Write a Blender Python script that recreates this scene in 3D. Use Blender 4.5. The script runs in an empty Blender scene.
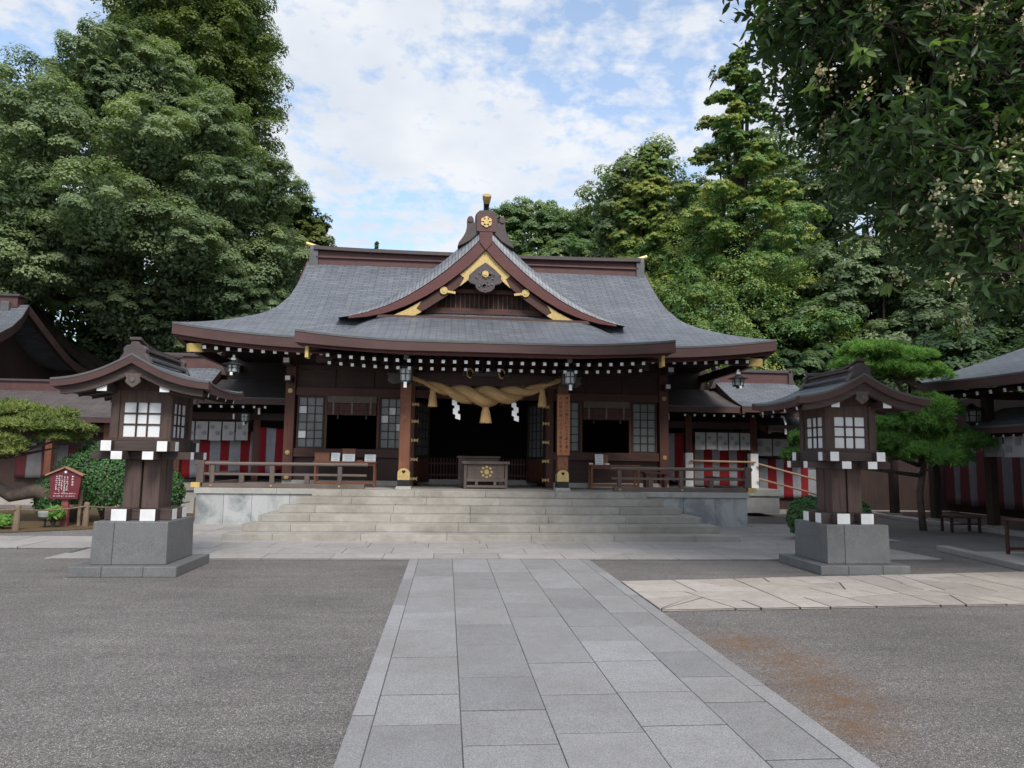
import bpy, math, random
import numpy as np
from math import sin, cos, pi, radians
from mathutils import Vector, Matrix

random.seed(7)
rng = np.random.default_rng(11)
scene = bpy.context.scene
COL = scene.collection

# ------------------------------------------------------------------ camera
def make_camera():
    yaw, pitch, roll, H, F = 0.0893666, 0.1050902, 0.0138, 1.6, 710.0
    fwd = Vector((sin(yaw)*cos(pitch), cos(yaw)*cos(pitch), sin(pitch)))
    right = Vector((cos(yaw), -sin(yaw), 0))
    up = right.cross(fwd)
    r = right*cos(roll) + up*sin(roll)
    u = up*cos(roll) - right*sin(roll)
    cam = bpy.data.cameras.new('camera')
    ob = bpy.data.objects.new('camera', cam)
    COL.objects.link(ob)
    m = Matrix((r, u, -fwd)).transposed().to_4x4()
    m.translation = (0, 0, H)
    ob.matrix_world = m
    cam.sensor_width = 36.0
    cam.lens = F/1024*36.0
    cam.clip_start = 0.05
    cam.clip_end = 3000
    scene.camera = ob
make_camera()

def mixc(N, L, fac, a, b, mode='MIX'):
    x = N.new('ShaderNodeMix'); x.data_type = 'RGBA'; x.blend_type = mode
    for i, v in ((0, fac), (6, a), (7, b)):
        if hasattr(v, 'is_linked'): L.new(v, x.inputs[i])
        elif i == 0: x.inputs[0].default_value = v
        else: x.inputs[i].default_value = (*v, 1)
    return x.outputs[2]
# ------------------------------------------------------------------ world and sun
SUN_EL, SUN_AZ = radians(46), radians(165)      # azimuth measured clockwise from +Y
def make_world():
    w = bpy.data.worlds.new('World'); scene.world = w; w.use_nodes = True
    nt = w.node_tree; N = nt.nodes; L = nt.links; N.clear()
    out = N.new('ShaderNodeOutputWorld'); bg = N.new('ShaderNodeBackground')
    sky = N.new('ShaderNodeTexSky'); sky.sky_type = 'NISHITA'; sky.sun_disc = False
    sky.sun_elevation = SUN_EL; sky.sun_rotation = SUN_AZ
    sky.air_density = 1.0; sky.dust_density = 1.5; sky.ozone_density = 1.5
    tc = N.new('ShaderNodeTexCoord')
    sep = N.new('ShaderNodeSeparateXYZ'); L.new(tc.outputs['Generated'], sep.inputs[0])
    # project the direction on a cloud plane
    zc = N.new('ShaderNodeMath'); zc.operation = 'MAXIMUM'; L.new(sep.outputs['Z'], zc.inputs[0]); zc.inputs[1].default_value = 0.02
    za = N.new('ShaderNodeMath'); za.operation = 'ADD'; L.new(zc.outputs[0], za.inputs[0]); za.inputs[1].default_value = 0.22
    dx = N.new('ShaderNodeMath'); dx.operation = 'DIVIDE'; L.new(sep.outputs['X'], dx.inputs[0]); L.new(za.outputs[0], dx.inputs[1])
    dy = N.new('ShaderNodeMath'); dy.operation = 'DIVIDE'; L.new(sep.outputs['Y'], dy.inputs[0]); L.new(za.outputs[0], dy.inputs[1])
    cb = N.new('ShaderNodeCombineXYZ'); L.new(dx.outputs[0], cb.inputs[0]); L.new(dy.outputs[0], cb.inputs[1])
    cb.inputs[2].default_value = 4.3
    n1 = N.new('ShaderNodeTexNoise'); L.new(cb.outputs[0], n1.inputs['Vector'])
    n1.inputs['Scale'].default_value = 2.6; n1.inputs['Detail'].default_value = 9; n1.inputs['Roughness'].default_value = 0.62
    n1.inputs['Distortion'].default_value = 0.35
    n2 = N.new('ShaderNodeTexNoise'); L.new(cb.outputs[0], n2.inputs['Vector'])
    n2.inputs['Scale'].default_value = 19.0; n2.inputs['Detail'].default_value = 6; n2.inputs['Roughness'].default_value = 0.6
    m1 = N.new('ShaderNodeMath'); m1.operation = 'MULTIPLY_ADD'; L.new(n2.outputs['Fac'], m1.inputs[0]); m1.inputs[1].default_value = 0.62
    L.new(n1.outputs['Fac'], m1.inputs[2])
    cr = N.new('ShaderNodeValToRGB'); L.new(m1.outputs[0], cr.inputs[0])
    cr.color_ramp.elements[0].position = 0.68; cr.color_ramp.elements[0].color = (0.22,0.22,0.22,1)
    cr.color_ramp.elements[1].position = 0.86; cr.color_ramp.elements[1].color = (0.97,0.97,0.97,1)
    # cloud brightness varies a little
    n3 = N.new('ShaderNodeTexNoise'); L.new(cb.outputs[0], n3.inputs['Vector']); n3.inputs['Scale'].default_value = 5.0; n3.inputs['Detail'].default_value = 5
    cl = N.new('ShaderNodeValToRGB'); L.new(n3.outputs['Fac'], cl.inputs[0])
    cl.color_ramp.elements[0].position = 0.3; cl.color_ramp.elements[0].color = (0.74,0.80,0.89,1)
    cl.color_ramp.elements[1].position = 0.7; cl.color_ramp.elements[1].color = (0.93,0.955,1.0,1)
    sc = N.new('ShaderNodeVectorMath'); sc.operation = 'SCALE'; L.new(cl.outputs[0], sc.inputs[0]); sc.inputs['Scale'].default_value = CLOUD
    mx = N.new('ShaderNodeMix'); mx.data_type = 'RGBA'
    L.new(cr.outputs[0], mx.inputs[0]); sk = N.new('ShaderNodeVectorMath'); sk.operation = 'SCALE'; L.new(sky.outputs[0], sk.inputs[0]); sk.inputs['Scale'].default_value = 1.75; L.new(mixc(N, L, 1.0, sk.outputs[0], (0.97, 1.02, 1.0), 'MULTIPLY'), mx.inputs[6]); L.new(sc.outputs[0], mx.inputs[7])
    L.new(mx.outputs[2], bg.inputs['Color']); bg.inputs['Strength'].default_value = 0.13
    L.new(bg.outputs[0], out.inputs['Surface'])
CLOUD = 5.9
make_world()
def make_sun():
    l = bpy.data.lights.new('sun', 'SUN'); l.energy = 2.6; l.angle = radians(18); l.color = (1.0, 0.95, 0.87)
    o = bpy.data.objects.new('sun', l); COL.objects.link(o)
    d = Vector((sin(SUN_AZ)*cos(SUN_EL), cos(SUN_AZ)*cos(SUN_EL), sin(SUN_EL)))
    o.rotation_euler = (-d).to_track_quat('-Z', 'Y').to_euler()
    o.location = d*60
make_sun()
vs = scene.view_settings
scene.display_settings.display_device = 'sRGB'
vs.view_transform = 'Standard'; vs.look = 'None'; vs.exposure = 0.36; vs.gamma = 1.0; vs.use_curve_mapping = False
scene.cycles.max_bounces = 6; scene.cycles.diffuse_bounces = 4; scene.cycles.transparent_max_bounces = 6
scene.cycles.use_denoising = True

# ------------------------------------------------------------------ materials
MATS = {}
def nodes_of(name):
    m = bpy.data.materials.new(name); m.use_nodes = True
    nt = m.node_tree
    return m, nt.nodes, nt.links, nt.nodes['Principled BSDF']
def ramp(N, L, src, stops):
    r = N.new('ShaderNodeValToRGB'); L.new(src, r.inputs[0])
    e = r.color_ramp.elements
    while len(e) < len(stops): e.new(0.5)
    for k, (p, c) in enumerate(stops):
        e[k].position = p; e[k].color = (*c, 1) if len(c) == 3 else c
    return r.outputs[0]
def noise(N, L, vec, scale, detail=4, rough=0.55, mapscale=None, dist=0.0):
    if mapscale:
        mp = N.new('ShaderNodeMapping'); L.new(vec, mp.inputs['Vector']); mp.inputs['Scale'].default_value = mapscale; vec = mp.outputs[0]
    n = N.new('ShaderNodeTexNoise'); L.new(vec, n.inputs['Vector'])
    n.inputs['Scale'].default_value = scale; n.inputs['Detail'].default_value = detail; n.inputs['Roughness'].default_value = rough
    n.inputs['Distortion'].default_value = dist
    return n.outputs['Fac']
def bump(N, L, bsdf, h, strength, dist=0.01):
    b = N.new('ShaderNodeBump'); b.inputs['Strength'].default_value = strength; b.inputs['Distance'].default_value = dist
    L.new(h, b.inputs['Height']); L.new(b.outputs[0], bsdf.inputs['Normal'])
def coord(N, kind='Object'):
    return N.new('ShaderNodeTexCoord').outputs[kind]
def world_pos(N):
    return N.new('ShaderNodeNewGeometry').outputs['Position']
def rnd_island(N):
    return N.new('ShaderNodeNewGeometry').outputs['Random Per Island']

def mat_wood(name, c0, c1, grain, rough=0.65, spot=None):
    m, N, L, b = nodes_of(name)
    v = coord(N)
    g = noise(N, L, v, 1.0, 5, 0.65, grain, 0.4)
    big = noise(N, L, v, 1.3, 3)
    col = ramp(N, L, g, [(0.3, c0), (0.7, c1)])
    col = mixc(N, L, ramp(N, L, big, [(0.35, (0.0,)*3), (0.75, (0.55,)*3)]), col, tuple(x*0.55 for x in c0))
    if spot:
        sp = noise(N, L, v, 4.0, 4)
        col = mixc(N, L, ramp(N, L, sp, [(0.55, (0,)*3), (0.75, (0.7,)*3)]), col, spot)
    iz = rnd_island(N)
    col = mixc(N, L, 1.0, col, ramp(N, L, iz, [(0, (0.82,)*3), (1, (1.12,)*3)]), 'MULTIPLY')
    L.new(col, b.inputs['Base Color']); b.inputs['Roughness'].default_value = rough
    bump(N, L, b, g, 0.25, 0.006)
    MATS[name] = m
VZ = (26, 26, 1.6); VX = (1.6, 26, 26); VY = (26, 1.6, 26)
mat_wood('dark_wood_v', (0.022,0.011,0.009), (0.052,0.026,0.020), VZ)
mat_wood('dark_wood_h', (0.028,0.012,0.010), (0.062,0.027,0.021), VX)
mat_wood('hall_wood_v', (0.072,0.023,0.015), (0.135,0.044,0.029), VZ)
mat_wood('hall_wood_h', (0.050,0.018,0.014), (0.098,0.034,0.025), VX)
mat_wood('column_wood', (0.115,0.038,0.019), (0.24,0.085,0.042), VZ, spot=(0.28,0.12,0.055))
mat_wood('fascia_wood', (0.062,0.028,0.026), (0.094,0.044,0.039), VX, 0.6)
mat_wood('fascia_wood_y', (0.062,0.028,0.026), (0.094,0.044,0.039), VY, 0.6)
mat_wood('red_fascia', (0.085,0.020,0.020), (0.130,0.035,0.033), VX, 0.55)
mat_wood('grey_wood_h', (0.115,0.085,0.075), (0.20,0.155,0.135), VX, 0.8)
mat_wood('grey_wood_v', (0.10,0.072,0.062), (0.18,0.135,0.118), VZ, 0.8)
mat_wood('lantern_wood_v', (0.050,0.030,0.026), (0.115,0.075,0.063), VZ, 0.75, spot=(0.14,0.072,0.042))
mat_wood('lantern_wood_h', (0.045,0.030,0.027), (0.10,0.070,0.062), VX, 0.75)
mat_wood('table_wood', (0.16,0.055,0.028), (0.26,0.10,0.052), VX, 0.55)
mat_wood('post_wood', (0.16,0.11,0.075), (0.26,0.19,0.135), VZ, 0.85)
mat_wood('pale_pole', (0.30,0.19,0.105), (0.45,0.30,0.18), VX, 0.6)
mat_wood('orange_board', (0.30,0.11,0.045), (0.44,0.18,0.075), VZ, 0.6)
mat_wood('bark', (0.022,0.017,0.013), (0.060,0.046,0.035), (9, 9, 1.2), 0.95)
mat_wood('pine_bark', (0.055,0.040,0.033), (0.15,0.11,0.09), (9, 9, 4), 0.95)

def mat_plain(name, c, rough=0.6, metal=0.0, var=0.15, scale=6.0):
    m, N, L, b = nodes_of(name)
    n = noise(N, L, coord(N), scale, 5)
    L.new(ramp(N, L, n, [(0.3, tuple(x*(1-var) for x in c)), (0.7, tuple(min(1, x*(1+var)) for x in c))]), b.inputs['Base Color'])
    b.inputs['Roughness'].default_value = rough; b.inputs['Metallic'].default_value = metal
    MATS[name] = m
mat_plain('white_paint', (0.72,0.72,0.73), 0.55, 0, 0.09)
mat_plain('white_paper', (0.70,0.71,0.74), 0.8, 0, 0.03)
mat_plain('shoji_paper', (0.70,0.71,0.73), 0.8, 0, 0.05)
mat_plain('window_pane', (0.135,0.145,0.150), 0.30, 0, 0.2, 2.2)
mat_plain('gold', (0.52,0.38,0.16), 0.48, 0.5, 0.28, 38)
mat_plain('gold_paint', (0.55,0.40,0.14), 0.6, 0.1, 0.18, 9)
mat_plain('black_iron', (0.018,0.018,0.021), 0.45, 0.4, 0.32)
mat_plain('dark_metal', (0.055,0.062,0.066), 0.45, 0.6, 0.2)
mat_plain('lamp_glass', (0.50,0.53,0.54), 0.25, 0, 0.1)
mat_plain('ridge_tile', (0.066,0.049,0.049), 0.6, 0.0, 0.18, 5)
mat_plain('ridge_red', (0.088,0.036,0.035), 0.6, 0.0, 0.18, 5)
mat_plain('ridge_grey', (0.10,0.10,0.105), 0.6, 0.1, 0.18, 5)
mat_plain('carving', (0.075,0.060,0.062), 0.6, 0.1, 0.3, 14)
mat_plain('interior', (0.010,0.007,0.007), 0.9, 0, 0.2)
mat_plain('noren_cloth', (0.40,0.385,0.39), 0.95, 0, 0.06, 3)
mat_plain('noren_mark', (0.27,0.255,0.265), 0.95, 0, 0.06, 3)
mat_plain('blind', (0.155,0.135,0.115), 0.9, 0, 0.25, 22)
mat_plain('blind_cloth', (0.075,0.035,0.030), 0.9, 0, 0.2, 12)
mat_plain('sign_red', (0.125,0.014,0.022), 0.5, 0, 0.15, 6)
mat_plain('sign_post_red', (0.22,0.062,0.060), 0.7, 0, 0.18, 6)
mat_plain('sign_edge', (0.34,0.16,0.11), 0.7, 0, 0.15, 6)
mat_plain('box_brown', (0.22,0.09,0.045), 0.6, 0, 0.15, 6)
mat_plain('ink', (0.015,0.010,0.010), 0.8, 0, 0.1)
mat_plain('plaster', (0.55,0.52,0.50), 0.9, 0, 0.1, 3)
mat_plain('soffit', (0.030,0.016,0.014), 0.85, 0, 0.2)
mat_plain('grey_plastic', (0.30,0.31,0.30), 0.5, 0, 0.1)
mat_plain('twig', (0.035,0.027,0.021), 0.9, 0, 0.25, 30)

def mat_roof(name, c, row=0.115, width=0.34, soft=0.5):
    m, N, L, b = nodes_of(name)
    uv = N.new('ShaderNodeUVMap').outputs[0]
    br = N.new('ShaderNodeTexBrick'); L.new(uv, br.inputs['Vector'])
    br.inputs['Scale'].default_value = 1.0; br.inputs['Brick Width'].default_value = width; br.inputs['Row Height'].default_value = row
    br.inputs['Mortar Size'].default_value = 0.014; br.inputs['Mortar Smooth'].default_value = 0.6; br.inputs['Bias'].default_value = 0.0
    br.inputs['Color1'].default_value = (*[x*0.84 for x in c], 1); br.inputs['Color2'].default_value = (*[x*1.14 for x in c], 1)
    br.inputs['Mortar'].default_value = (*[x*0.35 for x in c], 1)
    n = noise(N, L, coord(N), 0.9, 5, 0.6)
    n2 = noise(N, L, uv, 1.0, 4, 0.6, (7.0, 0.7, 1))
    col = mixc(N, L, 1.0, br.outputs['Color'], ramp(N, L, n, [(0.3, (0.82, 0.82, 0.85)), (0.72, (1.15, 1.14, 1.12))]), 'MULTIPLY')
    col = mixc(N, L, 1.0, col, ramp(N, L, n2, [(0.3, (0.86,)*3), (0.7, (1.1,)*3)]), 'MULTIPLY')
    L.new(col, b.inputs['Base Color']); b.inputs['Roughness'].default_value = 0.48; b.inputs['Metallic'].default_value = 0.15
    # each course laps over the next one: a saw-tooth along the slope
    s = N.new('ShaderNodeSeparateXYZ'); L.new(uv, s.inputs[0])
    dv = N.new('ShaderNodeMath'); dv.operation = 'DIVIDE'; L.new(s.outputs['Y'], dv.inputs[0]); dv.inputs[1].default_value = row
    fr = N.new('ShaderNodeMath'); fr.operation = 'FRACT'; L.new(dv.outputs[0], fr.inputs[0])
    bump(N, L, b, fr.outputs[0], 0.55, 0.02)
    MATS[name] = m
mat_roof('copper_shingle', (0.148,0.162,0.186))
mat_roof('copper_shingle_small', (0.150,0.167,0.192), 0.16, 0.42)
mat_roof('bark_roof', (0.115,0.098,0.096), 0.09, 0.5)

def mat_stone(name, c, speck=0.35, scale=160, stain=0.25, island=0.10, bumpy=0.15, rough=0.8, tint=(0.5,0.46,0.40), mids=(0.86, 1.10)):
    m, N, L, b = nodes_of(name)
    v = world_pos(N)
    fine = noise(N, L, v, scale, 2, 0.7)
    big = noise(N, L, v, 1.1, 6, 0.62)
    mid = noise(N, L, v, 7.0, 5, 0.6)
    col = ramp(N, L, fine, [(0.32, tuple(x*(1-speck) for x in c)), (0.68, tuple(x*(1+speck) for x in c))])
    col = mixc(N, L, 1.0, col, ramp(N, L, rnd_island(N), [(0, (1-island,)*3), (0.5, (1.0, 0.995, 0.98)), (1, (1+island,)*3)]), 'MULTIPLY')
    col = mixc(N, L, ramp(N, L, big, [(0.42, (0,)*3), (0.75, (stain*1.6,)*3)]), col, tuple(a*t for a, t in zip(c, tint)))
    col = mixc(N, L, 1.0, col, ramp(N, L, mid, [(0.25, (mids[0],)*3), (0.75, (mids[1],)*3)]), 'MULTIPLY')
    L.new(col, b.inputs['Base Color']); b.inputs['Roughness'].default_value = rough
    bump(N, L, b, mid, bumpy, 0.01)
    MATS[name] = m
mat_stone('granite_path', (0.250,0.247,0.256), 0.42, 140, 0.25, 0.15, mids=(0.93, 1.05))
mat_stone('granite_apron', (0.325,0.305,0.297), 0.25, 120, 0.22, 0.09)
mat_stone('granite_step', (0.350,0.328,0.298), 0.2, 110, 0.45, 0.10)
mat_stone('granite_grey', (0.142,0.145,0.150), 0.45, 130, 0.25, 0.06, rough=0.55)
mat_stone('flagstone', (0.395,0.355,0.325), 0.15, 90, 0.22, 0.13)
mat_stone('stone_white', (0.39,0.385,0.37), 0.12, 60, 0.3, 0.08)
mat_stone('mortar', (0.075,0.072,0.068), 0.3, 60, 0.2, 0.0)
def mat_terrace_wall():
    m, N, L, b = nodes_of('terrace_stone')
    v = world_pos(N)
    fine = noise(N, L, v, 45, 3, 0.7); big = noise(N, L, v, 1.25, 6, 0.65, None, 0.6); st = noise(N, L, v, 1.0, 5, 0.6, (5, 5, 0.8))
    col = ramp(N, L, fine, [(0.3, (0.33,0.345,0.35)), (0.7, (0.44,0.45,0.445))])
    col = mixc(N, L, ramp(N, L, big, [(0.46, (0,)*3), (0.62, (0.85,)*3)]), col, (0.15,0.165,0.175))
    col = mixc(N, L, ramp(N, L, st, [(0.52, (0,)*3), (0.7, (0.55,)*3)]), col, (0.20,0.205,0.20))
    col = mixc(N, L, 1.0, col, ramp(N, L, rnd_island(N), [(0, (0.85,)*3), (1, (1.12,)*3)]), 'MULTIPLY')
    L.new(col, b.inputs['Base Color']); b.inputs['Roughness'].default_value = 0.6
    MATS['terrace_stone'] = m
mat_terrace_wall()

def mat_gravel():
    m, N, L, b = nodes_of('gravel')
    v = world_pos(N)
    vo = N.new('ShaderNodeTexVoronoi'); L.new(v, vo.inputs['Vector']); vo.inputs['Scale'].default_value = 165; vo.inputs['Randomness'].default_value = 1
    sepc = N.new('ShaderNodeSeparateColor'); L.new(vo.outputs['Color'], sepc.inputs[0])
    col = ramp(N, L, sepc.outputs[0], [(0.0, (0.084,0.076,0.074)), (0.35, (0.152,0.138,0.133)), (0.75, (0.220,0.200,0.194)), (0.94, (0.33,0.305,0.298)), (1, (0.54,0.51,0.50))])
    dk = ramp(N, L, vo.outputs['Distance'], [(0.35, (1,)*3), (0.8, (0.45,)*3)])
    col = mixc(N, L, 1.0, col, dk, 'MULTIPLY')
    n1 = noise(N, L, v, 0.55, 5, 0.6); n2 = noise(N, L, v, 1.0, 5, 0.65, (1.1, 4.2, 1)); n3 = noise(N, L, v, 30, 3, 0.7)
    col = mixc(N, L, 1.0, col, ramp(N, L, n1, [(0.3, (0.80,0.79,0.79)), (0.7, (1.18,1.18,1.17))]), 'MULTIPLY')
    col = mixc(N, L, 1.0, col, ramp(N, L, n2, [(0.3, (0.84,)*3), (0.7, (1.14,)*3)]), 'MULTIPLY')
    col = mixc(N, L, 1.0, col, ramp(N, L, n3, [(0.3, (0.75,)*3), (0.7, (1.25,)*3)]), 'MULTIPLY')
    # rust-brown stain of fallen petals beside the path: three soft patches with ragged edges
    tot = None
    for (cx, cy, r) in ((2.68,6.3,0.55), (2.82,5.75,0.5), (2.75,5.2,0.5), (2.66,4.75,0.5), (2.5,4.3,0.4)):
        d = N.new('ShaderNodeVectorMath'); d.operation = 'DISTANCE'; L.new(v, d.inputs[0]); d.inputs[1].default_value = (cx, cy, 0)
        q = N.new('ShaderNodeMapRange'); L.new(d.outputs['Value'], q.inputs[0]); q.inputs[1].default_value = 0.02; q.inputs[2].default_value = r
        q.inputs[3].default_value = 1.0; q.inputs[4].default_value = 0.0
        if tot is None: tot = q.outputs[0]
        else:
            a = N.new('ShaderNodeMath'); a.operation = 'MAXIMUM'; L.new(tot, a.inputs[0]); L.new(q.outputs[0], a.inputs[1]); tot = a.outputs[0]
    nz = noise(N, L, v, 9, 5, 0.7)
    mu = N.new('ShaderNodeMath'); mu.operation = 'MULTIPLY'; L.new(tot, mu.inputs[0]); L.new(ramp(N, L, nz, [(0.30, (0.05,)*3), (0.66, (1.0,)*3)]), mu.inputs[1])
    col = mixc(N, L, mu.outputs[0], col, (0.150,0.074,0.026))
    L.new(col, b.inputs['Base Color']); b.inputs['Roughness'].default_value = 0.9
    bump(N, L, b, vo.outputs['Distance'], 0.6, -0.006)
    MATS['gravel'] = m
mat_gravel()
def mat_moss():
    m, N, L, b = nodes_of('moss_soil')
    v = world_pos(N)
    a = noise(N, L, v, 2.2, 6, 0.65); f = noise(N, L, v, 40, 4, 0.7)
    col = ramp(N, L, a, [(0.3, (0.055,0.034,0.018)), (0.48, (0.12,0.070,0.030)), (0.6, (0.085,0.075,0.024)), (0.75, (0.045,0.060,0.018))])
    col = mixc(N, L, 1.0, col, ramp(N, L, f, [(0.3, (0.6,)*3), (0.7, (1.35,)*3)]), 'MULTIPLY')
    L.new(col, b.inputs['Base Color']); b.inputs['Roughness'].default_value = 0.95
    bump(N, L, b, f, 0.6, 0.03)
    MATS['moss_soil'] = m
mat_moss()
def mat_curtain(name, red, white):
    m, N, L, b = nodes_of(name)
    uv = N.new('ShaderNodeUVMap').outputs[0]
    s = N.new('ShaderNodeSeparateXYZ'); L.new(uv, s.inputs[0])
    fr = N.new('ShaderNodeMath'); fr.operation = 'FRACT'; L.new(s.outputs['X'], fr.inputs[0])
    gt = N.new('ShaderNodeMath'); gt.operation = 'GREATER_THAN'; L.new(fr.outputs[0], gt.inputs[0]); gt.inputs[1].default_value = 0.5
    n = noise(N, L, coord(N), 5, 4)
    col = mixc(N, L, gt.outputs[0], red, white)
    col = mixc(N, L, 1.0, col, ramp(N, L, n, [(0.3, (0.85,)*3), (0.7, (1.1,)*3)]), 'MULTIPLY')
    L.new(col, b.inputs['Base Color']); b.inputs['Roughness'].default_value = 0.9
    MATS[name] = m
mat_curtain('red_white_cloth', (0.20,0.004,0.010), (0.25,0.26,0.285))
mat_curtain('shaded_striped_cloth', (0.065,0.008,0.012), (0.11,0.107,0.115))  # shaded copy of the red and white cloth: deep-eave shade put into the stripe colours
def mat_straw():
    m, N, L, b = nodes_of('straw')
    uv = N.new('ShaderNodeUVMap').outputs[0]
    g = noise(N, L, uv, 1.0, 4, 0.7, (60, 3, 1)); g2 = noise(N, L, coord(N), 4, 4)
    col = ramp(N, L, g, [(0.3, (0.23,0.130,0.055)), (0.55, (0.42,0.265,0.115)), (0.75, (0.56,0.39,0.19))])
    col = mixc(N, L, 1.0, col, ramp(N, L, g2, [(0.3, (0.82,)*3), (0.7, (1.1,)*3)]), 'MULTIPLY')
    L.new(col, b.inputs['Base Color']); b.inputs['Roughness'].default_value = 0.85
    bump(N, L, b, g, 0.8, 0.012)
    MATS['straw'] = m
mat_straw()
def mat_leaf(name, dark, mid, light, rough=0.5, trans=0.38, tcol=None):
    m, N, L, b = nodes_of(name)
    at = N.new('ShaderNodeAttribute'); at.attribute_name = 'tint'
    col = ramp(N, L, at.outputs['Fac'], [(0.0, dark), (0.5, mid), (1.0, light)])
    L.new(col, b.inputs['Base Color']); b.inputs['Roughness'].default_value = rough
    b.inputs['Specular IOR Level'].default_value = 0.35
    tr = N.new('ShaderNodeBsdfTranslucent')
    L.new(mixc(N, L, 1.0, col, (1.5, 1.65, 0.7), 'MULTIPLY'), tr.inputs['Color'])
    mx = N.new('ShaderNodeMixShader'); mx.inputs[0].default_value = trans
    out = [n for n in N if n.type == 'OUTPUT_MATERIAL'][0]
    L.new(b.outputs[0], mx.inputs[1]); L.new(tr.outputs[0], mx.inputs[2]); L.new(mx.outputs[0], out.inputs['Surface'])
    MATS[name] = m
mat_leaf('leaf_camphor', (0.083,0.127,0.069), (0.172,0.230,0.119), (0.279,0.338,0.175))
mat_leaf('leaf_tall', (0.042,0.073,0.025), (0.092,0.137,0.042), (0.168,0.197,0.051))
mat_leaf('leaf_ginkgo', (0.064,0.138,0.053), (0.143,0.256,0.081), (0.334,0.360,0.100), trans=0.3)
mat_leaf('leaf_dark', (0.030,0.060,0.030), (0.060,0.108,0.044), (0.106,0.166,0.064))
mat_leaf('leaf_far', (0.067,0.122,0.063), (0.131,0.208,0.094), (0.232,0.297,0.116))
mat_leaf('leaf_loquat', (0.034,0.066,0.028), (0.078,0.136,0.045), (0.198,0.281,0.088), 0.4, 0.32)
mat_leaf('needle', (0.060,0.145,0.041), (0.131,0.280,0.062), (0.240,0.424,0.092), 0.6, 0.3)
mat_leaf('needle_olive', (0.067,0.102,0.024), (0.127,0.182,0.044), (0.230,0.266,0.072), 0.6, 0.15)
mat_leaf('leaf_bush', (0.027,0.075,0.027), (0.057,0.138,0.045), (0.105,0.203,0.068), 0.6, 0.15)
mat_leaf('blossom', (0.316,0.253,0.151), (0.569,0.491,0.316), (0.791,0.727,0.522), 0.8, 0.15)

# ------------------------------------------------------------------ mesh helpers
def wloc(o):
    v = Vector((0, 0, 0))
    while o is not None:
        v += o.location; o = o.parent
    return v
def props(o, label=None, cat=None, group=None, kind=None):
    if label: o['label'] = label
    if cat: o['category'] = cat
    if group: o['group'] = group
    if kind: o['kind'] = kind
    return o
def thing(name, label, cat, loc=(0,0,0), group=None, rz=0.0):
    o = bpy.data.objects.new(name, None); COL.objects.link(o)
    o.empty_display_size = 0.2
    o.location = loc; o.rotation_euler = (0, 0, rz)
    return props(o, label, cat, group)

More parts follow.
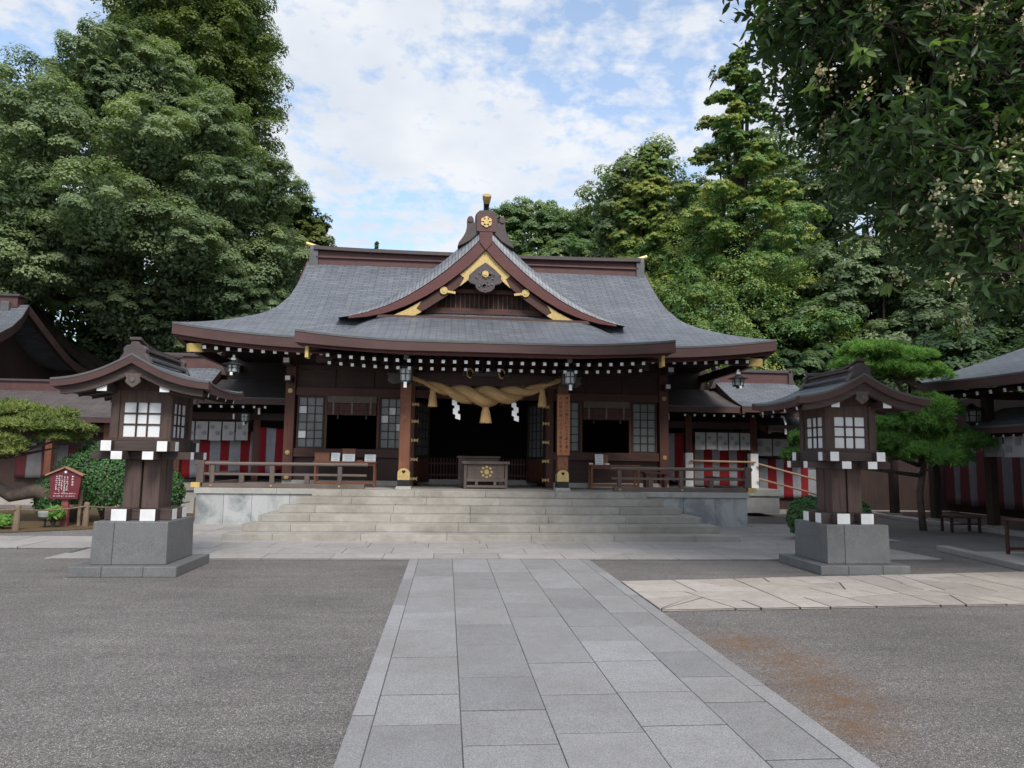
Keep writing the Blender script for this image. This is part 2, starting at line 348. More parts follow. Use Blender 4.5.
class MB:
    def __init__(s): s.v = []; s.f = []; s.mi = []; s.uv = []; s.m = 0
    def face(s, idx, uv=None):
        s.f.append(tuple(idx)); s.mi.append(s.m); s.uv.append(uv or [(0.0, 0.0)]*len(idx))
    def add(s, pts):
        n = len(s.v); s.v.extend([tuple(p) for p in pts]); return n
    def box(s, x0, x1, y0, y1, z0, z1):
        return s.hexa([(x0,y0,z0),(x1,y0,z0),(x1,y1,z0),(x0,y1,z0),(x0,y0,z1),(x1,y0,z1),(x1,y1,z1),(x0,y1,z1)])
    def hexa(s, p):
        n = s.add(p)
        for q in ((0,3,2,1),(4,5,6,7),(0,1,5,4),(1,2,6,5),(2,3,7,6),(3,0,4,7)): s.face([n+i for i in q])
        return s
    def bar(s, p, q, w, h, up=(0,0,1), endcap=None):
        p, q, up = Vector(p), Vector(q), Vector(up)
        d = (q-p).normalized(); a = d.cross(up)
        if a.length < 1e-4: a = d.cross(Vector((0,1,0)))
        a.normalize(); u = a.cross(d).normalized()
        a = a*(w/2); u = u*(h/2)
        n = s.add([p-a-u, p+a-u, q+a-u, q-a-u, p-a+u, p+a+u, q+a+u, q-a+u])
        for k, t in enumerate(((0,3,2,1),(4,5,6,7),(0,1,5,4),(1,2,6,5),(2,3,7,6),(3,0,4,7))):
            m0 = s.m
            if endcap is not None and k in endcap[1]: s.m = endcap[0]
            s.face([n+i for i in t]); s.m = m0
        return s
    def tube(s, pts, rad, n=8, cap=True, uvs=1.0):
        pts = [Vector(p) for p in pts]; rings = []; L = 0
        if not hasattr(rad, '__len__'): rad = [rad]*len(pts)
        ref = None; us = []
        for i, p in enumerate(pts):
            d = (pts[min(i+1, len(pts)-1)] - pts[max(i-1, 0)])
            d = d.normalized() if d.length > 1e-9 else Vector((0,0,1))
            if ref is None: ref = Vector((1,0,0)) if abs(d.x) < 0.9 else Vector((0,1,0))
            a = (ref - d*ref.dot(d)).normalized(); ref = a; b = d.cross(a)
            if i: L += (p-pts[i-1]).length
            us.append(L)
            rings.append(s.add([p + a*(rad[i]*cos(2*pi*k/n)) + b*(rad[i]*sin(2*pi*k/n)) for k in range(n)]))
        for i in range(len(pts)-1):
            for k in range(n):
                k2 = (k+1) % n
                s.face((rings[i]+k, rings[i]+k2, rings[i+1]+k2, rings[i+1]+k),
                       [(k/n, us[i]*uvs), ((k+1)/n, us[i]*uvs), ((k+1)/n, us[i+1]*uvs), (k/n, us[i+1]*uvs)])
        if cap:
            s.face([rings[0]+k for k in range(n)][::-1]); s.face([rings[-1]+k for k in range(n)])
        return s
    def cyl(s, x, y, z0, z1, r0, r1=None, n=16):
        return s.tube([(x,y,z0),(x,y,z1)], [r0, r0 if r1 is None else r1], n)
    def lathe(s, x, y, prof, n=16):
        rings = [s.add([(x+r*cos(2*pi*k/n), y+r*sin(2*pi*k/n), z) for k in range(n)]) for r, z in prof]
        for i in range(len(prof)-1):
            for k in range(n):
                k2 = (k+1) % n
                s.face((rings[i]+k, rings[i]+k2, rings[i+1]+k2, rings[i+1]+k))
        s.face([rings[0]+k for k in range(n)][::-1]); s.face([rings[-1]+k for k in range(n)])
        return s
    def disc(s, c, r, ax='y', t=0.01, n=20):
        """thin disc facing -Y (ax 'y')"""
        x, y, z = c
        a = s.add([(x+r*cos(2*pi*k/n), y, z+r*sin(2*pi*k/n)) for k in range(n)])
        b = s.add([(x+r*cos(2*pi*k/n), y+t, z+r*sin(2*pi*k/n)) for k in range(n)])
        s.face([a+k for k in range(n)]); s.face([b+k for k in range(n)][::-1])
        for k in range(n): k2 = (k+1) % n; s.face((a+k2, a+k, b+k, b+k2))
        return s
    def prism(s, poly, y0, y1, axis='y'):
        """polygon in (x,z) extruded along y; axis 'x': polygon in (y,z) extruded along x; axis 'z': polygon in (x,y)"""
        def P(a, b, t):
            return (a, t, b) if axis == 'y' else ((t, a, b) if axis == 'x' else (a, b, t))
        n = len(poly)
        a = s.add([P(p[0], p[1], y0) for p in poly]); b = s.add([P(p[0], p[1], y1) for p in poly])
        s.face([a+k for k in range(n)]); s.face([b+k for k in range(n)][::-1])
        for k in range(n): k2 = (k+1) % n; s.face((a+k2, a+k, b+k, b+k2))
        return s
    def grid(s, rows, uvs=None, closed=False):
        """rows: list of lists of points; metric UV unless given"""
        nr, nc = len(rows), len(rows[0])
        base = s.add([p for r in rows for p in r])
        if uvs is None:
            R = [[Vector(p) for p in r] for r in rows]
            uvs = [[None]*nc for _ in range(nr)]
            for i in range(nr):
                for j in range(nc):
                    v = 0 if i == 0 else uvs[i-1][j][1] + (R[i][j]-R[i-1][j]).length
                    u = 0 if j == 0 else uvs[i][j-1][0] + (R[i][j]-R[i][j-1]).length
                    uvs[i][j] = (u, v)
            for i in range(nr):          # centre the u so that courses stagger evenly
                w = uvs[i][-1][0]
                uvs[i] = [(a-w/2, b) for a, b in uvs[i]]
        for i in range(nr-1):
            for j in range(nc-1):
                s.face((base+i*nc+j, base+i*nc+j+1, base+(i+1)*nc+j+1, base+(i+1)*nc+j),
                       [uvs[i][j], uvs[i][j+1], uvs[i+1][j+1], uvs[i+1][j]])
        return s
    def board(s, top, drop, off):
        """board that follows a curve: 'top' points, hangs 'drop' (number or list), thickness vector 'off'"""
        n = len(top); off = Vector(off)
        if not hasattr(drop, '__len__'): drop = [drop]*n
        A = [Vector(p) for p in top]; B = [a - Vector((0,0,d)) for a, d in zip(A, drop)]
        C = [a+off for a in A]; D = [b+off for b in B]
        i = [s.add(q) for q in (A, B, C, D)]
        for k in range(n-1):
            s.face((i[0]+k, i[1]+k, i[1]+k+1, i[0]+k+1)); s.face((i[2]+k+1, i[3]+k+1, i[3]+k, i[2]+k))
            s.face((i[0]+k+1, i[2]+k+1, i[2]+k, i[0]+k)); s.face((i[1]+k, i[3]+k, i[3]+k+1, i[1]+k+1))
        s.face((i[0], i[2], i[3], i[1])); s.face((i[0]+n-1, i[1]+n-1, i[3]+n-1, i[2]+n-1))
        return s
    def build(s, name, mats, parent=None, origin=None, smooth=False, local=False, bevel=0.0):
        if not isinstance(mats, (list, tuple)): mats = [mats]
        if origin is None: origin = (0, 0, 0)
        shift = Vector(origin)
        if parent is not None and not local: shift = wloc(parent)
        me = bpy.data.meshes.new(name)
        me.from_pydata([tuple(Vector(p)-shift) for p in s.v], [], s.f)
        for m in mats: me.materials.append(MATS[m] if isinstance(m, str) else m)
        if any(s.mi): me.polygons.foreach_set('material_index', s.mi)
        uvl = me.uv_layers.new(name='UVMap')
        flat = [c for fu in s.uv for uv in fu for c in uv]
        uvl.data.foreach_set('uv', flat)
        me.polygons.foreach_set('use_smooth', [smooth]*len(s.f))
        me.update()
        o = bpy.data.objects.new(name, me); COL.objects.link(o)
        if parent is not None: o.parent = parent
        else: o.location = origin
        if bevel:
            bm = o.modifiers.new('bevel', 'BEVEL'); bm.width = bevel; bm.segments = 2; bm.limit_method = 'ANGLE'; bm.angle_limit = radians(40)
        return o
def box(name, mat, parent, *b, bevel=0.0, **k):
    return MB().box(*b).build(name, mat, parent, bevel=bevel, **k)
def copy_tree(o, parent=None):
    c = o.copy(); COL.objects.link(c)
    if parent is not None: c.parent = parent
    for ch in [x for x in COL.objects if x.parent == o]: copy_tree(ch, c)
    return c
def lerp(a, b, t): return a + (b-a)*t
def interp(tab, x):
    return float(np.interp(x, [t[0] for t in tab], [t[1] for t in tab]))
def smooth_curve(pts, n):
    """Catmull-Rom through 2-D/3-D points, n samples per span"""
    P = [np.array(p, float) for p in pts]; P = [2*P[0]-P[1]] + P + [2*P[-1]-P[-2]]
    out = []
    for i in range(1, len(P)-2):
        a, b, c, d = P[i-1:i+3]
        for t in np.linspace(0, 1, n, endpoint=False):
            out.append(0.5*((2*b)+(-a+c)*t+(2*a-5*b+4*c-d)*t*t+(-a+3*b-3*c+d)*t**3))
    out.append(P[-2]); return out
def text_mesh(body, size, mat, parent, loc, name='lettering', align='CENTER', spacing=1.0):
    c = bpy.data.curves.new('text', 'FONT'); c.body = body; c.size = size; c.align_x = align; c.align_y = 'CENTER'
    c.space_line = spacing; c.extrude = 0.0015
    t = bpy.data.objects.new('text', c); COL.objects.link(t)
    dg = bpy.context.evaluated_depsgraph_get()
    me = bpy.data.meshes.new_from_object(t.evaluated_get(dg))
    bpy.data.objects.remove(t); bpy.data.curves.remove(c)
    me.materials.clear(); me.materials.append(MATS[mat])
    o = bpy.data.objects.new(name, me); COL.objects.link(o); o.parent = parent
    o.rotation_euler = (pi/2, 0, 0); o.location = Vector(loc) - wloc(parent)
    return o
# ================================================================== THE SETTING
def sheet(name, mat, poly, z):
    m = MB(); n = m.add([(x, y, z) for x, y in poly]); m.face(range(n, n+len(poly)))
    o = m.build(name, mat); props(o, kind='structure'); return o
def make_ground():
    m = MB(); R = 900
    xs = [-R, -60, 60, R]; ys = [-R, -40, 90, R]
    m.grid([[(x, y, 0) for x in xs] for y in ys])
    props(m.build('ground', 'gravel'), kind='structure')
make_ground()

def slab(m, poly, z0, z1, gap=0.006, bev=0.006):
    """one paving slab from a convex polygon (counter-clockwise), shrunk by gap, with a chamfered rim"""
    c = np.mean(np.array(poly), axis=0)
    def inset(d):
        out = []
        n = len(poly)
        for i in range(n):
            p0, p1, p2 = [np.array(poly[(i+k) % n], float) for k in (-1, 0, 1)]
            e1 = p1-p0; e2 = p2-p1; e1 /= np.linalg.norm(e1)+1e-9; e2 /= np.linalg.norm(e2)+1e-9
            n1 = np.array([-e1[1], e1[0]]); n2 = np.array([-e2[1], e2[0]])
            k = n1+n2; den = max(0.35, 1+n1@n2)
            out.append(p1 + k/den*d)
        return out
    a = inset(gap); b = inset(gap+bev)
    n = len(poly)
    i0 = m.add([(p[0], p[1], z0) for p in a]); i1 = m.add([(p[0], p[1], z1-bev*0.6) for p in a]); i2 = m.add([(p[0], p[1], z1) for p in b])
    for k in range(n):
        q = (k+1) % n
        m.face((i0+k, i0+q, i1+q, i1+k)); m.face((i1+k, i1+q, i2+q, i2+k))
    m.face([i2+k for k in range(n)])

def make_path():
    m = MB(); R = random.Random(3)
    cols = [-0.546, -0.405, 0.12, 0.66, 1.19, 1.72, 2.145, 2.29]
    y0, y1 = -2.0, 11.42
    for i in range(len(cols)-1):
        edge = i in (0, len(cols)-2)
        y = y0 - R.random()*0.9
        while y < y1:
            L = R.uniform(1.5, 1.9) if edge else R.choice([0.55, 0.62, 0.75, 0.9, 0.68])
            e = min(y1, y+L)
            if e > y1-0.3: e = y1
            if e > y0: slab(m, [(cols[i], max(y, y0)+.006), (cols[i+1], max(y, y0)+.006), (cols[i+1], e-.006), (cols[i], e-.006)], 0.006, 0.024+R.uniform(0, 0.003), 0.0035, 0.0025)
            y = e
    props(m.build('stone_path', 'granite_path'), kind='structure')
    sheet('path_bed', 'mortar', [(-0.54, -2), (2.285, -2), (2.285, 11.42), (-0.54, 11.42)], 0.021)
make_path()
def make_apron():
    m = MB(); R = random.Random(5)
    rows = [11.43, 12.05, 12.75, 13.45, 14.15, 14.9, 15.65, 16.4, 17.1, 17.8]
    for i in range(len(rows)-1):
        x = -5.85 - R.random()*0.2
        xe = 8.3 if i < 4 else 9.4
        while x < xe:
            w = R.choice([0.9, 1.05, 1.2, 0.8])
            e = min(x+w, xe)
            if e-x > 0.12: slab(m, [(x, rows[i]+.012), (e, rows[i]+.012), (e, rows[i+1]-.012), (x, rows[i+1]-.012)], 0.006, 0.026+R.uniform(0, 0.003), 0.005, 0.003)
            x = e
    # the strip that runs off to the side of the garden
    for k, (ya, yb) in enumerate(((12.75, 13.6), (13.6, 14.45))):
        x = -6.0
        while x > -26:
            w = R.choice([1.3, 1.7, 2.0, 1.1]); slab(m, [(x-w, ya), (x, ya), (x, yb), (x-w, yb)], 0.006, 0.026+R.uniform(0, .003), 0.010, 0.003); x -= w
    props(m.build('forecourt_paving', 'granite_apron'), kind='structure')
    sheet('paving_bed', 'mortar', [(-26, 12.76), (-6.0, 12.76), (-5.9, 11.44), (8.3, 11.44), (8.3, 14.9), (9.4, 14.9), (9.4, 17.8), (-5.9, 17.8), (-6.0, 14.44), (-26, 14.44)], 0.0235)
make_apron()
def make_flagstones():
    R = random.Random(12); m = MB()
    def area(p): return abs(sum(p[i][0]*p[(i+1) % len(p)][1]-p[(i+1) % len(p)][0]*p[i][1] for i in range(len(p))))/2
    def cut(p, c, d):
        nrm = (-d[1], d[0]); s = [(q[0]-c[0])*nrm[0]+(q[1]-c[1])*nrm[1] for q in p]
        A, B = [], []
        for i in range(len(p)):
            j = (i+1) % len(p)
            if s[i] >= 0: A.append(p[i])
            if s[i] <= 0: B.append(p[i])
            if s[i]*s[j] < 0:
                t = s[i]/(s[i]-s[j]); q = (lerp(p[i][0], p[j][0], t), lerp(p[i][1], p[j][1], t)); A.append(q); B.append(q)
        return A, B
    def split(p, depth=0):
        a = area(p)
        if a < 0.30 or (a < 0.62 and R.random() < 0.35) or depth > 14: return [p]
        xs = [q[0] for q in p]; ys = [q[1] for q in p]
        w, h = max(xs)-min(xs), max(ys)-min(ys)
        c = (sum(xs)/len(p)+R.uniform(-.12, .12)*w, sum(ys)/len(p)+R.uniform(-.12, .12)*h)
        ang = (pi/2 if w > h else 0) + R.gauss(0, 0.36)
        A, B = cut(p, c, (cos(ang), sin(ang)))
        if len(A) < 3 or len(B) < 3: return [p]
        return split(A, depth+1)+split(B, depth+1)
    def yl(x): return 7.60 + (x-2.3)*0.049
    def yh(x): return 9.36 + (x-2.3)*0.125*0.98
    xs = [2.30, 3.9, 5.6, 7.4, 9.4, 11.8, 14.6, 18]
    bands = []
    for a, b in zip(xs[:-1], xs[1:]):
        j = R.uniform(-.25, .25)
        bands += split([(a, yl(a)), (b, yl(b)), (b, yh(b)), (a, yh(a))])
    for p in bands: slab(m, p, 0.006, 0.027+R.uniform(0, .003), 0.011, 0.004)
    props(m.build('flagstone_path', 'flagstone'), kind='structure')
    sheet('flagstone_bed', 'mortar', [(2.30, yl(2.3)), (18, yl(18)), (18, yh(18)), (2.30, yh(2.3))], 0.0245)
make_flagstones()
sheet('garden_soil', 'moss_soil', [(-34, 15.0), (-9.0, 15.0), (-7.6, 15.8), (-6.4, 17.1), (-6.0, 19.5), (-6.0, 21.5), (-34, 21.5)], 0.012)
def make_kerb():
    m = MB()
    m.bar((9.27, 12.75, 0.05), (8.78, 9.55, 0.05), 0.22, 0.10)
    props(m.build('kerb', 'granite_apron', bevel=0.01), kind='structure')
    sheet('side_court', 'granite_apron', [(9.3, 12.6), (8.95, 10.45), (13.0, 10.5), (13.0, 12.6)], 0.008)
make_kerb()

# ================================================================== TERRACE AND STAIRS
XT = 0.835
terrace = thing('stone_terrace', 'pale stone terrace with broad grey steps under the main shrine hall', 'terrace', (XT, 17, 0))
def make_terrace():
    R = random.Random(8)
    m = MB()
    xs = [-5.70, -5.08, -4.45, -3.6, -2.7, -1.5, 0.4, 2.2, 3.9, 4.9, 5.75, 6.55, 7.35]
    for a, b in zip(xs[:-1], xs[1:]): slab_box(m, a+.003, b-.003, 17.0, 17.3, 0.0, 0.715)
    for x0, x1 in ((-5.70, -5.40), (7.05, 7.35)):
        for ya, yb in ((17.305, 18.6), (18.61, 20.0), (20.01, 24.0)): slab_box(m, x0, x1, ya, yb, 0, 0.715)
    m.build('side_wall', 'terrace_stone', terrace, bevel=0.006)
    m = MB()
    for a, b in zip([-5.74, -3.9, -1.9, 0.835, 3.4, 5.4][:6], [-3.9, -1.9, 0.835, 3.4, 5.4, 7.40]): slab_box(m, a+.002, b-.002, 16.96, 17.5, 0.72, 0.85)
    m.build('edge_slab', 'stone_white', terrace, bevel=0.008)
    m = MB(); y = 17.51
    while y < 24:
        x = -5.72 - R.random()*.3
        while x < 7.38:
            e = min(7.38, x+1.2); slab_box(m, max(-5.72, x)+.003, e-.003, y+.003, y+.75, 0.722, 0.849); x = e
        y += .756
    m.build('terrace_floor', 'granite_step', terrace)
    fy = [13.80, 14.30, 14.82, 15.34, 15.90, 16.45]
    for k in range(6):
        hw = 4.97 - 0.225*k; m = MB()
        z0, z1 = 0.142*k, 0.142*(k+1)
        x = -hw; y1 = fy[k+1]+0.06 if k < 5 else 16.955
        j = R.uniform(0.6, 1.3)
        while x < hw-1e-6:
            e = min(hw, x + (j if x == -hw else 1.62))
            if hw-e < 0.5: e = hw
            slab_box(m, 0.84+x+.002, 0.84+e-.002, fy[k], y1, z0 + (0.002 if k else 0.0), z1 - 0.001*(k == 5))
            x = e
        m.build('step', 'granite_step', terrace, bevel=0.008)
    # rubble core, hidden by the treads
    MB().box(0.84-4.6, 0.84+4.6, 14.9, 16.97, 0.0, 0.40).build('core', 'granite_step', terrace)
def slab_box(m, *b): m.box(*b)
make_terrace()

# ================================================================== MAIN SHRINE HALL
XC = 0.88
YW = 19.0
hall = thing('shrine_hall', 'main wooden shrine hall with grey curved roof and central gable above the stone steps', 'shrine hall', (XC, YW, 0))
# ---- roof shape
def zmain(y): return 4.44 + 3.08*max(0.0, (y-17.2)/4.3)**1.22
HALFW = [(17.2, 7.42), (17.35, 7.22), (17.6, 6.85), (18.0, 6.35), (18.5, 5.85), (19.0, 5.50), (19.6, 5.29), (20.4, 5.2), (21.5, 5.18)]
def eave_lift(t, y):       # corners sweep up
    k = max(0.0, (17.2+1.6-y)/1.6)
    return 0.28*k*max(0.0, (abs(t)-0.45)/0.55)**2.2
def roof_pt(t, y, dz=0.0):
    hw = interp(HALFW, y)
    return (XC+t*hw, y, zmain(y)+eave_lift(t, y)+dz)
def make_main_roof():
    ys = [17.2, 17.3, 17.45, 17.6, 17.8, 18.0, 18.25, 18.5, 18.75, 19, 19.3, 19.6, 20, 20.5, 21, 21.5]
    ts = np.linspace(-1, 1, 49)
    m = MB()
    m.grid([[roof_pt(t, y) for t in ts] for y in ys])
    back = [[(p[0], 43.0-p[1], p[2]) for p in [roof_pt(t, y) for t in ts[::-1]]] for y in ys]
    m.grid(back)
    for s in (-1, 1):       # side skirts between front and back hip lines, then the gable wall
        rows = []
        for y in ys[:10]:
            f = Vector(roof_pt(s, y)); b = Vector((f.x, 43.0-f.y, f.z))
            rows.append([f.lerp(b, k/10) for k in range(11)][::s])
        m.grid(rows)
    m.build('roof', 'copper_shingle', hall, smooth=True)
    # eave board under the slate: the whole front, both sides
    for ylow, rot in ((0, 0),):
        top = [Vector(roof_pt(t, 17.2, -0.045)) for t in ts]
        MB().board(top, 0.235, (0, 0.12, 0)).build('eave_board', 'fascia_wood', hall)
        top2 = [v + Vector((0, 0.16, -0.2)) for v in top]
        top2 = [Vector((XC+(v.x-XC)*0.985, v.y, v.z)) for v in top2]
        MB().board(top2, 0.13, (0, 0.10, 0)).build('lower_eave_board', 'red_fascia', hall)
    for s in (-1, 1):
        f = Vector(roof_pt(s, 17.2, -0.045)); b = Vector((f.x, 43-f.y, f.z))
        pts = []
        for k in range(25):
            q = f.lerp(b, k/24); u = abs(k/12-1); q.z = zmain(17.2)-0.045 + 0.28*max(0, (u-.45)/.55)**2.2; pts.append(q)
        pts[0].y += 0.002; pts[-1].y -= .002
        MB().board(pts, 0.235, (-s*0.12, 0, 0)).build('eave_board', 'fascia_wood_y', hall)
    m = MB()               # slate lip over the front board
    top = [Vector(roof_pt(t, 17.2, 0.0)) for t in ts]
    m.board([v + Vector((0, -0.012, 0.002)) for v in top], 0.05, (0, 0.05, 0))
    m.build('slate_edge', 'ridge_grey', hall)
    # gable ends
    for s in (-1, 1):
        m = MB(); x = XC + s*5.05
        prof = [(19.2, 5.2), (19.6, zmain(19.6)-.08), (20.4, zmain(20.4)-.08), (21.5, 7.1), (22.6, zmain(20.4)-.08), (23.4, zmain(19.6)-.08), (23.8, 5.2)]
        m.prism(prof, x-0.04, x+0.04, 'x'); m.build('gable_wall', 'hall_wood_v', hall)
        m = MB()
        pr = [Vector((XC+s*5.24, y, zmain(y)-0.03)) for y in np.linspace(19.2, 21.5, 10)]
        pr = pr + [Vector((p.x, 43-p.y, p.z)) for p in pr[::-1][1:]]
        m.board(pr, 0.22, (-s*0.1, 0, 0)); m.build('bargeboard', 'ridge_red', hall)
    # soffit
    m = MB()
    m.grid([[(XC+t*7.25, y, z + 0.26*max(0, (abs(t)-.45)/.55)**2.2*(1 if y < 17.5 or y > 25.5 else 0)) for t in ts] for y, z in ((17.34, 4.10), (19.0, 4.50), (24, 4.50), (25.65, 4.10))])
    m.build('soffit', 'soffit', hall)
make_main_roof()
def make_main_ridge():
    m = MB()
    m.box(XC-4.9, XC+4.9, 21.28, 21.72, 7.2, 7.53); m.build('ridge', 'ridge_red', hall)
    m = MB()
    m.box(XC-4.92, XC+4.92, 21.22, 21.78, 7.533, 7.575).box(XC-4.9, XC+4.9, 21.30, 21.70, 7.577, 7.75)
    m.build('ridge_band', 'ridge_red', hall)
    m = MB()
    top = [Vector((XC+x, 21.16, 7.83+0.05*(abs(x)/5.1)**3)) for x in np.linspace(-5.0, 5.0, 25)]
    m.board(top, 0.105, (0, 0.68, 0)); m.build('ridge_cap', 'ridge_tile', hall)
    for s in (-1, 1):
        m = MB(); x = XC+s*5.0
        m.prism([(21.0, 6.95), (21.06, 7.15), (21.22, 7.25), (21.22, 7.80), (21.35, 7.95), (21.65, 7.95), (21.78, 7.80), (21.78, 7.25), (21.94, 7.15), (22.0, 6.95)], x-0.13, x+0.13, 'x')
        m.build('ridge_end', 'ridge_grey', hall, bevel=0.02)
        MB().tube([(x, 21.5, 7.93), (x+s*0.28, 21.5, 8.02)], 0.07, 10).build('ridge_knob', 'gold', hall)
make_main_ridge()

# ---- porch roof (projects forward) : centre line profile and edge profile
def make_porch_roof():
    W = 4.22
    ys = [15.5, 15.7, 16.0, 16.4, 16.8, 17.2, 17.6, 18.0, 18.4, 18.75]
    zc = [(15.5, 4.165), (16.2, 4.33), (17.0, 4.68), (18.0, 5.16), (18.75, 5.52)]
    ze = [(15.5, 4.33), (16.2, 4.33), (17.2, 4.50), (18.0, 4.62), (18.75, 4.70)]
    def pt(t, y, dz=0):
        a = abs(t); edge = 4.165 + 0.165*max(0, (a-.35)/.65)**2.0
        k = min(1, max(0, (a-0.55)/0.45)); k = k*k*(3-2*k)
        zb = interp(zc, y)+0.165*max(0, (a-.35)/.65)**2*max(0, 1-(y-15.5)/1.3)
        z = lerp(zb, interp(ze, y), k) if y > 15.5 else edge
        return (XC+t*W, y, z+dz)
    ts = np.linspace(-1, 1, 45)
    m = MB(); m.grid([[pt(t, y) for t in ts] for y in ys])
    m.build('porch_roof', 'copper_shingle', hall, smooth=True)
    top = [Vector(pt(t, 15.5)) for t in ts]
    MB().board([v+Vector((0, -0.012, 0.003)) for v in top], 0.045, (0, 0.05, 0)).build('slate_edge', 'ridge_grey', hall)
    MB().board([v+Vector((0, 0, -0.042)) for v in top], [0.19+0.05*abs(t)**3 for t in ts], (0, 0.12, 0)).build('eave_board', 'fascia_wood', hall)
    MB().board([Vector((XC+(v.x-XC)*0.972, v.y+0.17, v.z-0.20-0.13*max(0, abs(t)-.7))) for v, t in zip(top, ts)], 0.105, (0, 0.10, 0)).build('lower_eave_board', 'red_fascia', hall)
    for s in (-1, 1):
        pts = [Vector(pt(s, y, -0.045)) for y in ys]; pts[0].y += .003
        MB().board(pts, 0.23, (-s*0.12, 0, 0)).build('eave_board', 'fascia_wood_y', hall)
        # gilded beam end under each corner
        MB().box(XC+s*3.98-.035, XC+s*3.98+.035, 15.66, 15.9, 3.74, 3.99).build('beam_cap', 'gold_paint', hall)
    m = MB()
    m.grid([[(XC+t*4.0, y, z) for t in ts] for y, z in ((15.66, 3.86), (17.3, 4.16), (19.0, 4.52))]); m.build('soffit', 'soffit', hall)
make_porch_roof()

# ---- central gable
GP = [(0, 7.42), (0.25, 7.12), (0.5, 6.86), (1.0, 6.40), (1.5, 6.01), (2.0, 5.68), (2.5, 5.42), (3.0, 5.24), (3.45, 5.13), (3.75, 5.08)]
YG = 18.0
def gable_z(x): return interp(GP, abs(x))
def make_gable():
    xs = list(np.linspace(0, 3.75, 26))
    gp = [(x, gable_z(x)) for x in xs]
    for s in (-1, 1):
        rows = []
        for dy, dz in ((-0.02, 0.02), (0.0, 0.12), (0.06, 0.20), (0.16, 0.25), (0.32, 0.27), (0.6, 0.26), (1.2, 0.24), (2.0, 0.22), (3.3, 0.2)):
            rows.append([(XC+s*x, YG+dy, z+dz*1.6*(1-0.85*(x/3.75)**2)) for x, z in gp])
        # columns run down the slope, so put u along y
        cols = [[r[j] for r in rows] for j in range(len(xs))]
        m = MB(); m.grid(cols if s < 0 else [c[::-1] for c in cols]); m.build('gable_roof', 'copper_shingle', hall, smooth=True)
        gq = [(x, z) for x, z in gp if x < 3.5]
        top = [Vector((XC+s*x, YG-0.03, z+0.0)) for x, z in gq]
        MB().board(top, [0.40-0.36*(x/3.5)**1.3 for x, _ in gq], (0, 0.10, 0)).build('bargeboard', 'red_fascia', hall)
        q = [(x, z) for x, z in gp if x <= 3.2]
        top = [Vector((XC+s*x, YG+0.08, z-0.40+0.18*(x/3.75))) for x, z in q]
        MB().board(top, [0.33-0.14*(x/3.75) for x, _ in q], (0, 0.08, 0)).build('inner_bargeboard', 'hall_wood_h', hall)
        # gilt sheet at the peak and at the tail, with a notched end
        def gilt(x0, x1, notch):
            n = 9; P = []; Q = []
            for k in range(n):
                x = lerp(x0, x1, k/(n-1)); zt = gable_z(x)-0.40+0.18*(x/3.75); h = 0.35-0.14*(x/3.75)
                P.append((XC+s*x, zt-0.005)); Q.append((XC+s*x, zt-h))
            mid = ((P[-1][0]+Q[-1][0])/2 - s*notch, (P[-1][1]+Q[-1][1])/2 + notch*0.6) if notch > 0 else None
            poly = P + ([mid] if mid else []) + Q[::-1]
            if notch < 0:
                st = ((P[0][0]+Q[0][0])/2 + s*0.13, (P[0][1]+Q[0][1])/2 - 0.06); poly = P + Q[::-1] + [st]
            mm = MB(); mm.prism(poly, YG+0.060, YG+0.075); mm.build('gilt_plate', 'gold', hall)
        gilt(0.0, 0.66, 0.12); gilt(1.62, 2.50, -0.1)
        x = 1.06; z = gable_z(x)-0.46
        MB().disc((XC+s*x, YG+0.03, z), 0.10, t=0.04).disc((XC+s*x, YG+0.015, z), 0.045, t=0.02).bar((XC+s*(x-.08), YG+.05, z-.02), (XC+s*(x-.30), YG+.05, z-.05), .03, .06).build('gilt_boss', 'gold', hall)
    # peak piece joining the two bargeboards
    MB().prism([(XC-.16, 7.18), (XC, 6.98), (XC+.16, 7.18), (XC+.17, 7.46), (XC-.17, 7.46)], YG-0.06, YG+0.05).build('peak_board', 'red_fascia', hall)
    # recessed wall with lattice
    m = MB()
    wp = [(x, gable_z(x)-0.35) for x in np.linspace(0, 3.1, 14)]
    poly = [(XC-x, z) for x, z in wp[::-1]] + [(XC+x, z) for x, z in wp[1:]]
    poly = [(x, max(z, 5.0)) for x, z in poly]; poly += [(XC+3.1, 4.9), (XC-3.1, 4.9)]
    m.prism(poly, YG+0.55, YG+0.65); m.build('gable_wall', 'dark_wood_v', hall)
    m = MB()
    for k in range(-8, 9): m.box(XC+k*0.125-.018, XC+k*0.125+.018, YG+.48, YG+.545, 5.52, 5.92)
    m.build('gable_lattice', 'hall_wood_v', hall)
    m = MB(); m.box(XC-1.55, XC+1.55, YG+.36, YG+.545, 5.36, 5.515).box(XC-1.25, XC+1.25, YG+.38, YG+.545, 5.925, 6.03)
    for s in (-1, 1): m.box(XC+s*1.3-.09, XC+s*1.3+.09, YG+.40, YG+.54, 5.516, 5.9)
    m.build('gable_beam', 'hall_wood_h', hall)
    # ledge at the foot of the gable
    m = MB(); m.hexa([(XC-2.75, YG-0.02, 5.12), (XC+2.75, YG-0.02, 5.12), (XC+2.3, YG+.56, 5.20), (XC-2.3, YG+.56, 5.20), (XC-2.7, YG-0.02, 5.20), (XC+2.7, YG-0.02, 5.20), (XC+2.0, YG+.56, 5.36), (XC-2.0, YG+.56, 5.36)])
    m.build('gable_ledge', 'fascia_wood', hall)
    # pendant carving
    pend = [(0, 6.66), (.22, 6.50), (.42, 6.31), (.40, 6.24), (.46, 6.16), (.37, 6.09), (.26, 6.06), (.24, 5.97), (.15, 5.89), (0, 5.85)]
